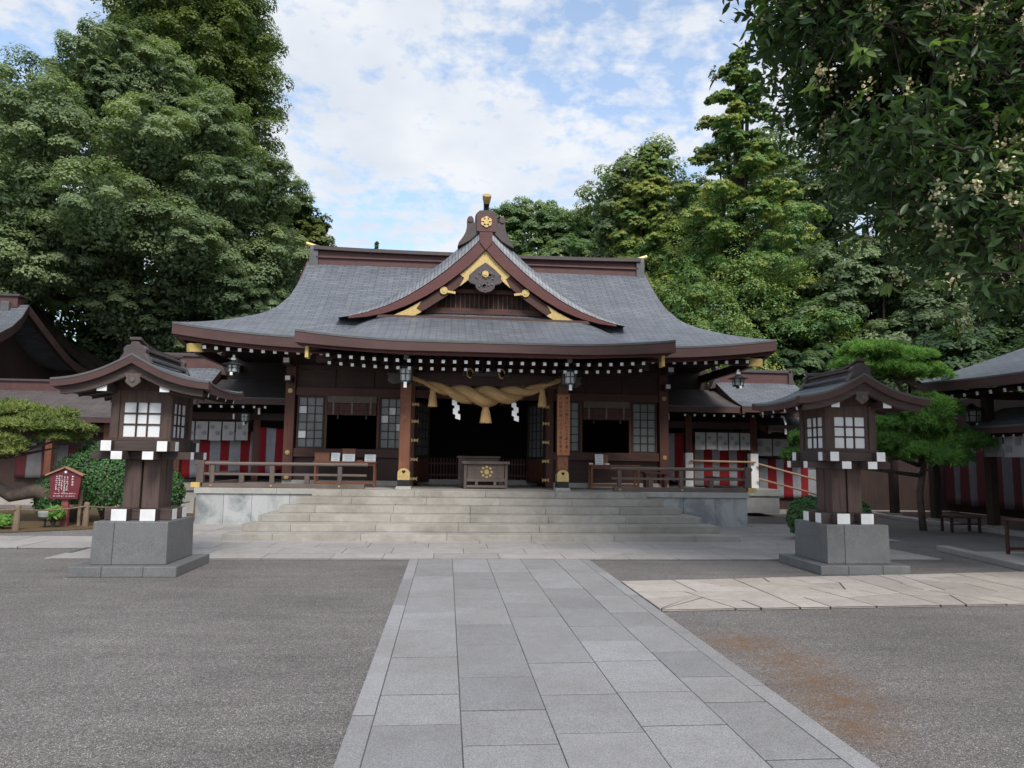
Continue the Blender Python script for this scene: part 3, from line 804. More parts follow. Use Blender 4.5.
    poly = [(XC-x, z) for x, z in pend] + [(XC+x, z) for x, z in pend[::-1][1:-1]]
    car = MB().prism(poly[::-1], YG-0.04, YG+.06).build('pendant_carving', 'carving', hall, bevel=0.012)
    mm = MB(); random.seed(4)
    for k in range(46):
        a = random.random(); x = random.uniform(-.36, .36); z = random.uniform(5.93, 6.42)
        if abs(x) < 0.1+ (z-5.87)*0.4 and z < 6.53-abs(x)*0.75: mm.disc((XC+x, YG-.062, z), random.uniform(.02, .045), t=.03, n=8)
    mm.build('scroll_relief', 'ridge_grey', car)
    MB().disc((XC, YG-.075, 6.34), .085, t=.05).disc((XC, YG-.095, 6.34), .045, t=.03).build('gilt_boss', 'gold', car)
    # gable ridge running back, and its crested end tile
    m = MB(); m.box(XC-.20, XC+.20, YG+.25, 21.3, 7.38, 7.82).box(XC-.27, XC+.27, YG+.22, 21.3, 7.82, 7.90); m.build('gable_ridge', 'ridge_tile', hall)
    half = [(0, 8.06), (.17, 8.05), (.25, 7.98), (.29, 7.90), (.295, 7.72), (.32, 7.72), (.335, 7.83), (.38, 7.89), (.45, 7.88), (.50, 7.80), (.50, 7.62), (.53, 7.46), (.60, 7.32), (.70, 7.18), (.735, 7.06), (.60, 7.12), (.40, 7.24), (.22, 7.42), (0, 7.50)]
    poly = [(XC-x, z) for x, z in half] + [(XC+x, z) for x, z in half[::-1][1:-1]]
    orn = MB().prism(poly[::-1], YG-0.02, YG+0.26).build('ridge_crest', 'ridge_tile', hall, bevel=0.02)
    mm = MB().box(XC-.25, XC+.25, YG-.07, YG-.018, 7.47, 7.96)
    for s in (-1, 1): mm.disc((XC+s*.42, YG-.05, 7.79), .075, t=.04, n=14)
    mm.build('crest_panel', 'ridge_red', orn)
    mm = MB()
    for k in range(6):
        a = 2*pi*k/6+pi/6; mm.disc((XC+.085*cos(a), YG-.10, 7.72+.085*sin(a)), .065, t=.03, n=12)
    mm.disc((XC, YG-.115, 7.72), .07, t=.03); mm.build('gilt_crest', 'gold', orn)
    mm = MB(); mm.m = 0; mm.tube([(XC, YG+.16, 8.02), (XC, YG+.10, 8.18), (XC, YG+.02, 8.27)], [.075, .07, .08], 12)
    mm.m = 1; mm.tube([(XC, YG+.02, 8.27), (XC, YG-.06, 8.36), (XC, YG-.12, 8.43)], [.085, .11, .115], 12)
    mm.build('finial', ['black_iron', 'gold'], orn)
make_gable()

# ---- rafters, with white painted ends
def make_rafters():
    def proto(L, rise, w):
        m = MB(); m.bar((0, 0, 0), (0, L, rise), w, w, endcap=(1, (2,)))
        return m.build('rafter', ['dark_wood_v', 'white_paint'], hall, local=True)
    p = None
    def put(src, x, y, z):
        o = src.copy(); COL.objects.link(o); o.parent = hall; o.location = Vector((x, y, z))-wloc(hall)
    a = proto(3.2, 0.62, 0.072); b = proto(2.8, 0.56, 0.068)
    n = 29
    for k in range(n):
        x = (k-14)*0.253
        lift = 0.10*max(0, (abs(x)-1.6)/2.2)**2
        if k == 0: a.location = Vector((XC+x, 15.74, 3.735+lift))-wloc(hall)
        else: put(a, XC+x, 15.74, 3.735+lift)
        if k == 0: b.location = Vector((XC+x, 16.0, 3.60+lift))-wloc(hall)
        else: put(b, XC+x, 16.0, 3.60+lift)
    c = proto(1.7, 0.35, 0.08)
    first = True
    for s in (-1, 1):
        for k in range(11):
            x = 3.98+k*0.275
            z = 4.085 + 0.10*max(0, (x-4.6)/2.4)**2
            if first: c.location = Vector((XC+s*x, 17.42, z))-wloc(hall); first = False
            else: put(c, XC+s*x, 17.42, z)
        m = MB(); m.bar((XC+s*6.85, 17.55, 4.16), (XC+s*5.2, 19.1, 4.45), .14, .18); hip = m.build('hip_rafter', 'dark_wood_h', hall)
        m = MB(); m.bar((XC+s*7.08, 17.36, 4.13), (XC+s*6.83, 17.6, 4.165), .155, .20); m.build('gilt_cap', 'gold_paint', hip)
make_rafters()

# ---- walls, columns, openings
def gold_rosette(parent, x, y, z, r=0.055):
    mm = MB()
    for k in range(6): a = k*pi/3; mm.disc((x+.6*r*cos(a), y, z+.6*r*sin(a)), r*.45, t=.02, n=8)
    mm.disc((x, y-.015, z), r*.5, t=.03, n=10); mm.build('gilt_rosette', 'gold', parent)
def lattice_window(x0, x1, z0, z1, nx, nz, y=YW):
    fr = MB(); t = .045
    fr.box(x0, x0+t, y-.03, y+.04, z0, z1).box(x1-t, x1, y-.03, y+.04, z0, z1).box(x0+t, x1-t, y-.03, y+.04, z1-t, z1).box(x0+t, x1-t, y-.03, y+.04, z0, z0+t)
    w = fr.build('window', 'dark_wood_v', hall)
    m = MB()
    for i in range(1, nx): xx = lerp(x0+t, x1-t, i/nx); m.box(xx-.011, xx+.011, y-.012, y+.012, z0+t, z1-t)
    for i in range(1, nz): zz = lerp(z0+t, z1-t, i/nz); m.box(x0+t, x1-t, y-.009, y+.010, zz-.011, zz+.011)
    m.build('muntin', 'dark_wood_v', w)
    m = MB(); R = random.Random(int(x0*100))
    for i in range(nx):
        for j in range(nz):
            a, b = lerp(x0+t, x1-t, i/nx), lerp(x0+t, x1-t, (i+1)/nx); c, d = lerp(z0+t, z1-t, j/nz), lerp(z0+t, z1-t, (j+1)/nz)
            m.m = 1 if R.random() < 0.10 else 0
            m.hexa([(a, y+.016, c), (b, y+.016, c), (b, y+.024, c), (a, y+.024, c), (a, y+.016+R.uniform(0, .002), d), (b, y+.016, d), (b, y+.024, d), (a, y+.024, d)])
    m.build('pane', ['window_pane', 'shoji_paper'], w)
def make_walls():
    for s in (-1, 1):
        m = MB(); a, b = sorted((XC+s*1.75, XC+s*5.12)); n = 3
        for k in range(n): m.box(lerp(a, b, k/n)+.003, lerp(a, b, (k+1)/n)-.003, YW-.06, YW+.16, 0.852, 0.985)
        m.build('foundation', 'stone_white', hall, bevel=.008)
    # lower panels, rail, lintel, upper wall
    for s in (-1, 1):
        X = lambda r: XC+s*r
        a, b = sorted((X(1.95), X(4.85)))
        mm = MB(); n = 3
        for k in range(n): mm.box(lerp(a, b, k/n)+.004, lerp(a, b, (k+1)/n)-.004, YW+.02, YW+.07, 0.987, 1.58)
        mm.build('wall_panel', 'dark_wood_h', hall)
        box('sill_rail', 'hall_wood_h', hall, a, b, YW-.09, YW+.10, 1.582, 1.80, bevel=.008)
        box('lintel', 'hall_wood_h', hall, a, b, YW-.07, YW+.10, 3.18, 3.40, bevel=.008)
        lattice_window(*sorted((X(4.11), X(4.81))), 1.803, 3.177, 3, 6)
        lattice_window(*sorted((X(2.02), X(2.68))), 1.803, 3.177, 3, 6)
        mm = MB()
        for r in (2.715, 4.065): mm.box(X(r)-.03, X(r)+.03, YW-.05, YW+.06, 1.803, 3.177)
        mm.build('jamb', 'hall_wood_v', hall)
        mm = MB(); a2, b2 = sorted((X(1.95), X(5.0)))
        mm.box(a2, b2, YW+.01, YW+.06, 3.403, 4.5); mm.build('upper_wall', 'dark_wood_h', hall)
        mm = MB()
        for r in (2.9, 3.9): mm.box(X(r)-.045, X(r)+.045, YW-.03, YW+.008, 3.405, 4.3)
        mm.box(a2, b2, YW-.05, YW+.008, 3.88, 4.0); mm.build('wall_strut', 'dark_wood_v', hall)
        c = MB().box(X(4.985)-.125, X(4.985)+.125, YW-.13, YW+.13, 0.99, 4.4).build('corner_column', 'hall_wood_v', hall, bevel=.012)
        for z in (3.29, 1.69, 1.06): gold_rosette(c, X(4.985), YW-.152, z, .06)
        # white bracket end and small tie ends above the corner column
        m2 = MB(); m2.m = 0; m2.box(X(4.985)-.09, X(4.985)+.09, YW-.5, YW-.13, 3.50, 3.66); m2.m = 1; m2.box(X(4.985)-.06, X(4.985)+.06, YW-.515, YW-.50, 3.53, 3.64)
        m2.m = 0; m2.box(X(4.985)-.1, X(4.985)+.1, YW-.75, YW-.13, 3.92, 4.1); m2.m = 1; m2.box(X(4.985)-.07, X(4.985)+.07, YW-.765, YW-.75, 3.95, 4.07)
        m2.build('bracket', ['dark_wood_v', 'white_paint'], hall)
        MB().box(X(1.85)-.1, X(1.85)+.1, YW-.1, YW+.1, 0.852, 4.4).build('door_post', 'hall_wood_v', hall, bevel=.01)
        # side wall
        xs = X(5.04); mm = MB(); mm.box(min(xs, xs-s*.06), max(xs, xs-s*.06), YW+.14, 24, 0.86, 4.5); mm.build('side_wall', 'dark_wood_v', hall)
        # folded lattice door, swung inwards
        hx, hy = X(1.74), YW+.03; ang = radians(73)
        d = Vector((-s*cos(ang), sin(ang), 0)); L = 1.15
        P = lambda t, z, o=0.0: Vector((hx, hy, z))+d*(t*L)+Vector((0, 0, 0))+Vector((-d.y, d.x, 0))*o
        mm = MB()
        for t in (0.03, .97): mm.bar(P(t, .93), P(t, 3.14), .07, .05, up=d)
        for z in (.97, 1.62, 3.11): mm.bar(P(.06, z), P(.94, z), .05, .07)
        door = mm.build('door', 'dark_wood_v', hall)
        mm = MB(); mm.bar(P(.06, 1.30), P(.94, 1.30), .02, .58); mm.build('door_panel', 'hall_wood_v', door)
        mm = MB()
        for k in range(1, 4): mm.bar(P(k/4, 1.66), P(k/4, 3.07), .02, .02, up=d)
        for k in range(1, 6): mm.bar(P(.06, 1.66+k*.235), P(.94, 1.66+k*.235), .018, .02)
        mm.build('muntin', 'dark_wood_v', door)
        mm = MB(); mm.bar(P(.06, 2.365, -s*.02), P(.94, 2.365, -s*.02), .008, 1.40); mm.build('pane', 'window_pane', door)
        for z in (1.05, 1.55, 2.05, 2.55, 3.0):
            mm = MB()
            for q in (-1, 1): mm.prism([(hx, z), (hx+q*.10, z-.055), (hx+q*.085, z), (hx+q*.10, z+.055)][::q], YW-.125, YW-.105)
            mm.box(hx-.02, hx+.02, YW-.13, YW-.10, z-.04, z+.04)
            mm.build('hinge', 'gold', door)
    # lintel and wall over the central doorway
    box('lintel', 'hall_wood_h', hall, XC-1.75, XC+1.75, YW-.06, YW+.10, 3.18, 3.40, bevel=.008)
    box('upper_wall', 'dark_wood_h', hall, XC-1.95, XC+1.95, YW+.01, YW+.06, 3.403, 4.5)
    m = MB(); m.box(XC-1.7, XC+1.7, 20.3, 20.6, 0.852, 1.0); m.build('threshold', 'stone_white', hall, bevel=.01)
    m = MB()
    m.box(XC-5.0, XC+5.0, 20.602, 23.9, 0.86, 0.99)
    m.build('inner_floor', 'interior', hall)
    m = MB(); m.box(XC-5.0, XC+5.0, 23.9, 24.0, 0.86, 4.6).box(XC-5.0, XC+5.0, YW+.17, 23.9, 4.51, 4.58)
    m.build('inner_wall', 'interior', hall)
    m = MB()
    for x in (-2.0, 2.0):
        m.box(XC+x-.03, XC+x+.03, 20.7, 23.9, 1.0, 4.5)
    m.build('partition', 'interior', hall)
make_walls()

def make_porch_columns():
    for s in (-1, 1):
        x = XC+s*1.88
        c = MB().box(x-.13, x+.13, 16.87, 17.13, 1.06, 3.62).build('porch_column', 'column_wood', hall, bevel=.016)
        MB().prism([(x-.19, .852), (x+.19, .852), (x+.165, .93), (x-.165, .93)], 16.82, 17.18).build('plinth', 'stone_white', c, bevel=.008)
        MB().box(x-.142, x+.142, 16.858, 17.142, .932, 1.075).build('foot_band', 'black_iron', c)
        poly = [(x-.14, 1.077), (x+.14, 1.077), (x+.14, 1.24)] + [(x+.14*cos(a), 1.24+.11*sin(a)) for a in np.linspace(.3, pi-.3, 9)] + [(x-.14, 1.24)]
        mm = MB(); mm.m = 0; mm.prism(poly, 16.856, 16.869)
        mm.box(x-.141, x-.1305, 16.87, 17.13, 1.077, 1.26).box(x+.1305, x+.141, 16.87, 17.13, 1.077, 1.26)
        mm.m = 1; mm.disc((x-.018, 16.848, 1.275), .026, t=.006, n=10).disc((x+.018, 16.848, 1.275), .026, t=.006, n=10).prism([(x-.042, 1.268), (x, 1.222), (x+.042, 1.268)], 16.849, 16.855)
        mm.build('gilt_sheath', ['gold', 'black_iron'], c)
        # carved beam noses and tie beams
        nose = [(16.6, 3.40), (16.42, 3.36), (16.30, 3.42), (16.27, 3.52), (16.36, 3.60), (16.87, 3.62), (16.87, 3.34)]
        m = MB(); m.prism(nose, x-.09, x+.09, 'x'); m.build('beam_nose', 'carving', hall, bevel=.02)
        m = MB(); m.prism([(x+s*.13, 3.62), (x+s*.13, 3.36), (x+s*.34, 3.34), (x+s*.46, 3.42), (x+s*.42, 3.52), (x+s*.48, 3.60)][::s], 16.93, 17.07); m.build('beam_nose', 'carving', hall, bevel=.02)
        m = MB()
        top = [Vector((x-.08, y, 3.66+.35*sin(pi*(y-17.1)/1.9*.5))) for y in np.linspace(17.13, 18.98, 9)]
        m.board(top, .24, (.16, 0, 0)); m.build('rainbow_beam', 'dark_wood_h', hall)
        m = MB(); m.box(x-.19, x+.19, 16.81, 17.19, 3.62, 3.72).box(x-.34, x+.34, 16.93, 17.07, 3.722, 3.81); m.build('bracket', 'dark_wood_h', hall)
    m = MB(); top = [Vector((XC+x, 16.91, 3.63-.03*(x/1.75)**2)) for x in np.linspace(-1.75, 1.75, 13)]
    m.board(top, .30, (0, .18, 0)); m.build('porch_beam', 'dark_wood_h', hall)
    m = MB(); m.box(XC-4.0, XC+4.0, 16.92, 17.08, 3.812, 3.97); m.build('porch_purlin', 'dark_wood_h', hall)
    # open frog-leg carving above the beam, with a few gilt touches
    m = MB(); R = random.Random(2); m.box(XC-.55, XC+.55, 16.88, 16.905, 3.56, 3.66)
    for k in range(40):
        x = R.uniform(-.5, .5); z = 3.60+R.random()*.20*(1-abs(x)/.6); m.disc((XC+x, 16.86, z), R.uniform(.025, .05), t=.05, n=8)
    car = m.build('transom_carving', 'carving', hall)
    m = MB()
    for s in (-1, 1):
        m.tube([(XC+s*.38+.07*cos(a), 16.83, 3.62+.11*sin(a)) for a in np.linspace(0, 5.2, 12)], .018, 6)
    m.build('gilt_scroll', 'gold_paint', car)
make_porch_columns()
# ================================================================== THINGS ON THE HALL
def make_rope():
    root = thing('straw_rope', 'thick twisted golden straw rope with three tassels hanging across the hall entrance', 'sacred rope', (XC, 16.78, 3.3))
    n = 150; turns = 3.1
    def cen(u): return Vector((XC-1.83+3.66*u, 16.74, 3.50-0.44*(1-(2*u-1)**2)**1.15 + .0*u))
    def rad(u): return 0.045+0.175*max(0, sin(pi*u))**1.9
    m = MB()
    for k in range(2):
        pts = []; rr = []
        for i in range(n):
            u = i/(n-1); c = cen(u); R = rad(u); a = 2*pi*turns*(u-.5)+k*pi+pi*.5
            pts.append(c + Vector((0, cos(a)*R*.52, sin(a)*R*.52))); rr.append(R*.66)
        m.tube(pts, rr, 14)
    R = random.Random(6)
    for k in range(420):
        u = R.random(); c = cen(u); r = rad(u)*R.uniform(.85, 1.08); a = R.random()*2*pi
        p = c+Vector((0, cos(a)*r, sin(a)*r)); d = Vector((R.choice((-1, 1)), R.uniform(-.25, .25)+.5*cos(a), R.uniform(-.25, .25)+.5*sin(a))).normalized()
        m.bar(p, p+d*R.uniform(.03, .08), .005, .004)
    m.build('rope', 'straw', root, smooth=True)
    for u, L, w in ((.158, .42, .115), (.5, .42, .145), (.868, .42, .115)):
        c = cen(u); z = c.z-rad(u)*1.02 + .02; m = MB()
        m.tube([(c.x, c.y, c.z+.1), (c.x, c.y, z-.02)], .014, 6)
        N = 18; prof = [(w*.35, 0), (w*.62, -.05), (w*.55, -.10), (w*.70, -.16), (w*.98, -L)]
        rings = []
        for r, dz in prof:
            rings.append(m.add([(c.x+r*(1+.06*cos(k*5.3))*cos(2*pi*k/N), c.y+r*.8*sin(2*pi*k/N), z+dz-(.012*sin(k*7.7) if dz == -L else 0)) for k in range(N)]))
        for i in range(len(prof)-1):
            for k in range(N):
                q = (k+1) % N; m.face((rings[i]+k, rings[i]+q, rings[i+1]+q, rings[i+1]+k), [(k/N, i*.2), ((k+1)/N, i*.2), ((k+1)/N, i*.2+.2), (k/N, i*.2+.2)])
        m.face([rings[0]+k for k in range(N)]); m.face([rings[-1]+k for k in range(N)][::-1])
        m.build('tassel', 'straw', root)
    for u, lab, tl in ((.30, 'white zigzag paper streamer hanging between the left and middle straw tassels', .05), (.683, 'white zigzag paper streamer hanging between the middle and right straw tassels', -.02)):
        c = cen(u); z = c.z-rad(u)*.92; m = MB(); x = c.x; y = c.y-.03; w = .115; t = .006
        for k in range(4):
            dx = (k % 2)*.045 + k*.012*(1 if tl > 0 else .4)
            m.hexa([(x+dx-w/2, y-k*.012, z-.02-k*.105-.13), (x+dx+w/2, y-k*.012, z-.02-k*.105-.165), (x+dx+w/2, y-k*.012+t, z-.02-k*.105-.165), (x+dx-w/2, y-k*.012+t, z-.02-k*.105-.13),
                    (x+dx-w/2, y-k*.012, z-.02-k*.105), (x+dx+w/2, y-k*.012, z-.02-k*.105-.035), (x+dx+w/2, y-k*.012+t, z-.02-k*.105-.035), (x+dx-w/2, y-k*.012+t, z-.02-k*.105)])
        o = m.build('paper_streamer', 'white_paper', None, origin=(x, y, z)); props(o, lab, 'paper streamer', 'paper streamers on the straw rope')
make_rope()

def hanging_lantern(x, y, z, sc, label, bracket=True):
    root = thing('hanging_lantern', label, 'lantern', (x, y, z), 'metal lanterns hanging under the eaves')
    R = .17*sc; n = 6
    P = lambda r, zz, k: (r*cos(pi/6+k*pi/3), r*sin(pi/6+k*pi/3), zz*sc)
    m = MB()
    for prof in ([(.30*sc, .16), (.285*sc, .185), (.12*sc, .26), (.06*sc, .33), (.0*sc+.01, .35)],):
        rings = [m.add([P(r, zz, k) for k in range(6)]) for r, zz in prof]
        for i in range(len(prof)-1):
            for k in range(6): q = (k+1) % 6; m.face((rings[i]+k, rings[i]+q, rings[i+1]+q, rings[i+1]+k))
        m.face([rings[0]+k for k in range(6)][::-1]); m.face([rings[-1]+k for k in range(6)])
    m.build('lantern_roof', 'dark_metal', root, local=True)
    m = MB(); m.lathe(0, 0, [(R*.8, -.14*sc), (R*.9, .15*sc)], 6); m.build('glass', 'lamp_glass', root, local=True)
    m = MB()
    for k in range(6):
        m.bar(P(R*.86, -.15, k), P(R*1.0, .16, k), .022*sc, .022*sc)
        for zz, r in ((-.14, .86), (0.02, .93), (.15, 1.0)): m.bar(P(R*r, zz, k), P(R*r, zz, k+1), .018*sc, .022*sc)
    m.build('frame', 'dark_metal', root, local=True)
    m = MB(); m.lathe(0, 0, [(R*1.05, -.175*sc), (R*1.05, -.15*sc)], 6).lathe(0, 0, [(R*.35, -.26*sc), (R*.5, -.18*sc)], 6); m.build('base_ring', 'dark_metal', root, local=True)
    m = MB(); m.box(-.035*sc, .035*sc, -R*1.02, -R*.98, -.30*sc, -.17*sc); m.build('tag', 'white_paint', root, local=True)
    if bracket:
        m = MB(); m.box(-.06*sc, .06*sc, -.05*sc, .05*sc, .36*sc, .46*sc).tube([(0, 0, .34*sc), (0, 0, .37*sc)], .02*sc, 6).box(-.03*sc, .03*sc, -.03*sc, .03*sc, .465*sc, .58*sc)
        m.build('hanger', 'lamp_glass', root, local=True, bevel=.01)
    return root
hanging_lantern(XC-1.86, 16.28, 3.47, 1.0, 'six sided metal lantern hanging in front of the left porch column beside the straw rope')
hanging_lantern(XC+1.92, 16.28, 3.49, 1.0, 'six sided metal lantern in front of the right porch column above the orange text board')
hanging_lantern(-5.2, 17.6, 3.68, .85, 'metal lantern under the left corner of the main roof eaves', True).scale = (1.05, 1.05, .68)
hanging_lantern(7.43, 17.6, 3.64, .85, 'metal lantern under the right corner of the main roof eaves', True).scale = (1.05, 1.05, .68)
hanging_lantern(6.35, 20.75, 2.62, .8, 'metal lantern under the right wing eaves next to the white curtain panels', False)
hanging_lantern(-5.72, 20.7, 2.66, .72, 'small metal lantern under the left wing eaves next to the white curtain panels', False)

def make_text_board():
    x = XC+1.88; t = thing('text_board', 'tall narrow orange wooden board with two columns of black writing on the right porch column', 'sign board', (x, 16.85, 1.72))
    MB().box(x-.15, x+.15, 16.822, 16.852, 1.70, 3.14).build('board', 'orange_board', t, bevel=.004)
    m = MB(); m.box(x-.162, x+.162, 16.812, 16.85, 3.142, 3.165); m.build('board_edge', 'table_wood', t)
    a = '神は人の敬ひによりて威を増し'; b = '人は神の徳によりて運を添ふ'
    text_mesh('\n'.join(a), .088, 'ink', t, (x+.072, 16.820, 2.43), spacing=1.10)
    text_mesh('\n'.join(b), .088, 'ink', t, (x-.072, 16.820, 2.43), spacing=1.19)
make_text_board()

def make_offering_box():
    x0, x1, y0, y1 = .44, 1.50, 17.75, 18.35
    t = thing('offering_box', 'weathered wooden offering box with a gold nine dot crest in front of the entrance', 'offering box', ((x0+x1)/2, y0, .85))
    m = MB(); m.box(x0+.07, x1-.07, y0+.02, y1-.02, 1.05, 1.46); m.build('body', 'grey_wood_h', t, bevel=.008)
    m = MB()
    for x in (x0+.02, x0+.32, x1-.32, x1-.02): m.box(x-.035, x+.035, y0-.01, y0+.055, .852, 1.455)
    m2 = MB()
    for x in (x0+.02, x1-.02):
        MB().box(x-.035, x+.035, y0-.01, y0+.06, .852, 1.45).build('leg', 'grey_wood_v', t, bevel=.006)
        MB().box(x-.035, x+.035, y1-.06, y1+.01, .852, 1.45).build('leg', 'grey_wood_v', t, bevel=.006)
    for x in (x0+.30, x1-.30): m2.box(x-.035, x+.035, y0-.004, y0+.04, .93, 1.05)
    m2.box(x0+.056, x1-.056, y0+.0, y0+.05, .88, .94).box(x0+.056, x1-.056, y0-.006, y0+.018, 1.03, 1.10)
    m2.box(x0+.24, x0+.27, y0+.005, y0+.018, 1.10, 1.45).box(x1-.27, x1-.24, y0+.005, y0+.018, 1.10, 1.45)
    m2.build('rail', 'grey_wood_h', t, bevel=.004)
    m = MB(); m.box(x0-.06, x1+.06, y0-.05, y0+.06, 1.462, 1.53).box(x0-.06, x1+.06, y1-.06, y1+.05, 1.462, 1.53).box(x0-.06, x0+.05, y0+.06, y1-.06, 1.462, 1.53).box(x1-.05, x1+.06, y0+.06, y1-.06, 1.462, 1.53)
    for k in range(6): m.box(x0+.05, x1-.05, y0+.10+k*.08, y0+.125+k*.08, 1.47, 1.51)
    m.build('lid', 'grey_wood_h', t, bevel=.005)
    m = MB(); c = ((x0+x1)/2+.02, y0+.0, 1.27)
    m.disc((c[0], y0+.006, c[2]), .062, t=.014, n=18)
    for k in range(8): a = k*pi/4; m.disc((c[0]+.125*cos(a), y0+.006, c[2]+.125*sin(a)), .031, t=.014, n=12)
    m.build('crest', 'gold', t)
    # plain chest standing behind it
    t = thing('wooden_chest', 'plain grey wooden chest standing just behind the offering box', 'chest', (.85, 18.6, .85))
    MB().box(.30, 1.34, 18.45, 18.95, .90, 1.60).build('body', 'grey_wood_h', t, bevel=.01)
    MB().box(.26, 1.38, 18.41, 18.99, 1.602, 1.66).build('lid', 'grey_wood_h', t, bevel=.008)
    for x in (.36, 1.28):
        for y in (18.5, 18.9): MB().box(x-.03, x+.03, y-.03, y+.03, .852, .898).build('leg', 'grey_wood_v', t)
make_offering_box()

def picket(x0, x1, label):
    t = thing('picket_fence', label, 'fence', ((x0+x1)/2, 20.45, 1.0), 'low picket fences inside the entrance')
    m = MB(); k = int((x1-x0)/.085)
    for i in range(k+1): x = lerp(x0, x1, i/k); m.box(x-.014, x+.014, 20.43, 20.455, 1.002, 1.60)
    m.build('pickets', 'hall_wood_v', t)
    m = MB(); m.box(x0, x1, 20.456, 20.485, 1.10, 1.15).box(x0, x1, 20.456, 20.485, 1.42, 1.47); m.build('rail', 'hall_wood_h', t)
picket(-.62, .45, 'low dark red picket fence inside the entrance, to the left of the offering box')
picket(1.35, 2.38, 'low dark red picket fence inside the entrance, to the right of the offering box')

def blind(x0, x1, label):
    t = thing('bamboo_blind', label, 'blind', ((x0+x1)/2, YW-.1, 3.15), 'rolled bamboo blinds over the openings')
    m = MB()
    for k in range(9): z = 3.17-k*.02; m.tube([(x0, YW-.10, z), (x1, YW-.10, z)], .011, 5)
    m.build('slats', 'blind', t)
    m = MB(); m.tube([(x0-.01, YW-.105, 2.80), (x1+.01, YW-.105, 2.80)], .014, 6).box(x0, x1, YW-.10, YW-.09, 2.68, 2.985)
    m.build('cloth', 'blind_cloth', t)
    m = MB()
    for f in (.12, .5, .88): x = lerp(x0, x1, f); m.box(x-.022, x+.022, YW-.118, YW-.112, 2.70, 3.17)
    m.build('tie_band', 'blind', t)
    for f in (.22, .8):
        x = lerp(x0, x1, f); m = MB(); m.tube([(x, YW-.13, 2.74), (x, YW-.13, 2.58)], [.012, .03], 8).tube([(x, YW-.125, 2.98), (x, YW-.125, 2.74)], .008, 5); m.build('tassel', 'blind_cloth', t)
blind(XC-4.02, XC-2.76, 'rolled bamboo blind with tassels above the left dark opening of the hall')
blind(XC+2.76, XC+4.02, 'rolled bamboo blind with tassels above the right dark opening of the hall')

def railing(x0, x1, posts, shorts, outer, label):
    y = 17.14
    t = thing('wooden_railing', label, 'railing', ((x0+x1)/2, y, .85), 'weathered railings on the terrace edge')
    MB().box(x0+.06, x1-.06, y-.085, y+.085, .852, .955).build('base_beam', 'grey_wood_h', t, bevel=.008)
    MB().box(x0+.02, x1-.02, y-.045, y+.045, 1.135, 1.19).build('middle_rail', 'grey_wood_h', t, bevel=.006)
    MB().tube([(x0-.12 if outer < 0 else x0-.0, y, 1.40), (x1+(.0 if outer < 0 else .12), y, 1.41)], .042, 10).build('top_rail', 'grey_wood_h', t)
    for x in posts:
        p = MB().box(x-.05, x+.05, y-.05, y+.05, .957, 1.36).build('post', 'grey_wood_v', t, bevel=.006)
        gold_rosette(p, x, y-.10, .90, .028)
    for x in shorts: MB().box(x-.055, x+.055, y-.05, y+.05, .957, 1.134).build('post', 'grey_wood_v', t, bevel=.006)
    xo = x0 if outer < 0 else x1; s = outer
    # returns along the terrace side, and the corner post with its gilt shoe
    MB().box(xo-.08, xo+.08, y-.08, y+.08, .957, 1.47).build('corner_post', 'grey_wood_v', t, bevel=.01)
    MB().box(xo-.10+s*.08, xo+.10+s*.08, y-.115, y+.10, .853, .965).build('gilt_shoe', 'gold_paint', t, bevel=.006)
    MB().box(xo-.05, xo+.05, y+.1, y+2.8, .852, .95).box(xo-.03, xo+.03, y+.1, y+2.8, 1.135, 1.19).tube([(xo, y, 1.41), (xo, y+2.8, 1.41)], .042, 8).build('side_rail', 'grey_wood_h', t)
railing(-5.66, -1.86, [-5.40, -4.05, -2.50], [-4.74, -3.25], -1, 'weathered wooden railing on the terrace edge to the left of the stairs')
railing(3.98, 7.42, [4.19, 5.73], [4.97, 6.49], 1, 'weathered wooden railing on the terrace edge to the right of the stairs')

def table(x0, x1, y0, y1, ztop, label, name='side_table', group='red brown tables on the terrace', zf=.852, mat='table_wood'):
    t = thing(name, label, 'table', ((x0+x1)/2, (y0+y1)/2, zf), group)
    MB().box(x0, x1, y0, y1, ztop-.035, ztop).build('table_top', mat, t, bevel=.006)
    for x in (x0+.05, x1-.05):
        for y in (y0+.05, y1-.05): MB().box(x-.025, x+.025, y-.025, y+.025, zf, ztop-.037).build('leg', mat, t, bevel=.004)
    m = MB(); m.box(x0+.076, x1-.076, y0+.04, y0+.06, ztop-.10, ztop-.038).box(x0+.076, x1-.076, y0+.04, y0+.065, zf+.08, zf+.13).box(x0+.076, x1-.076, y1-.065, y1-.04, zf+.08, zf+.13)
    m.build('stretcher', mat, t, bevel=.003)
    return t
table(-3.28, -1.74, 17.95, 18.4, 1.48, 'red brown table with boxes and white signs to the left of the entrance')
table(3.64, 4.95, 17.95, 18.4, 1.48, 'red brown table with one white notice to the right of the entrance')
def small_box(x0, x1, y0, y1, z0, z1, label):
    t = thing('wooden_box', label, 'box', ((x0+x1)/2, (y0+y1)/2, z0))
    MB().box(x0, x1, y0, y1, z0, z1-.03).build('body', 'box_brown', t, bevel=.005)
    MB().box(x0-.01, x1+.01, y0-.01, y1+.01, z1-.028, z1).build('lid', 'box_brown', t, bevel=.004)
small_box(-3.26, -2.90, 18.02, 18.3, 1.482, 1.69, 'brown wooden box at the left end of the left table')
small_box(-2.62, -2.30, 18.26, 18.38, 1.482, 1.80, 'tall brown wooden box behind the white sign on the left table')
small_box(3.86, 4.16, 18.2, 18.36, 1.482, 1.74, 'brown wooden box behind the white notice on the right table')
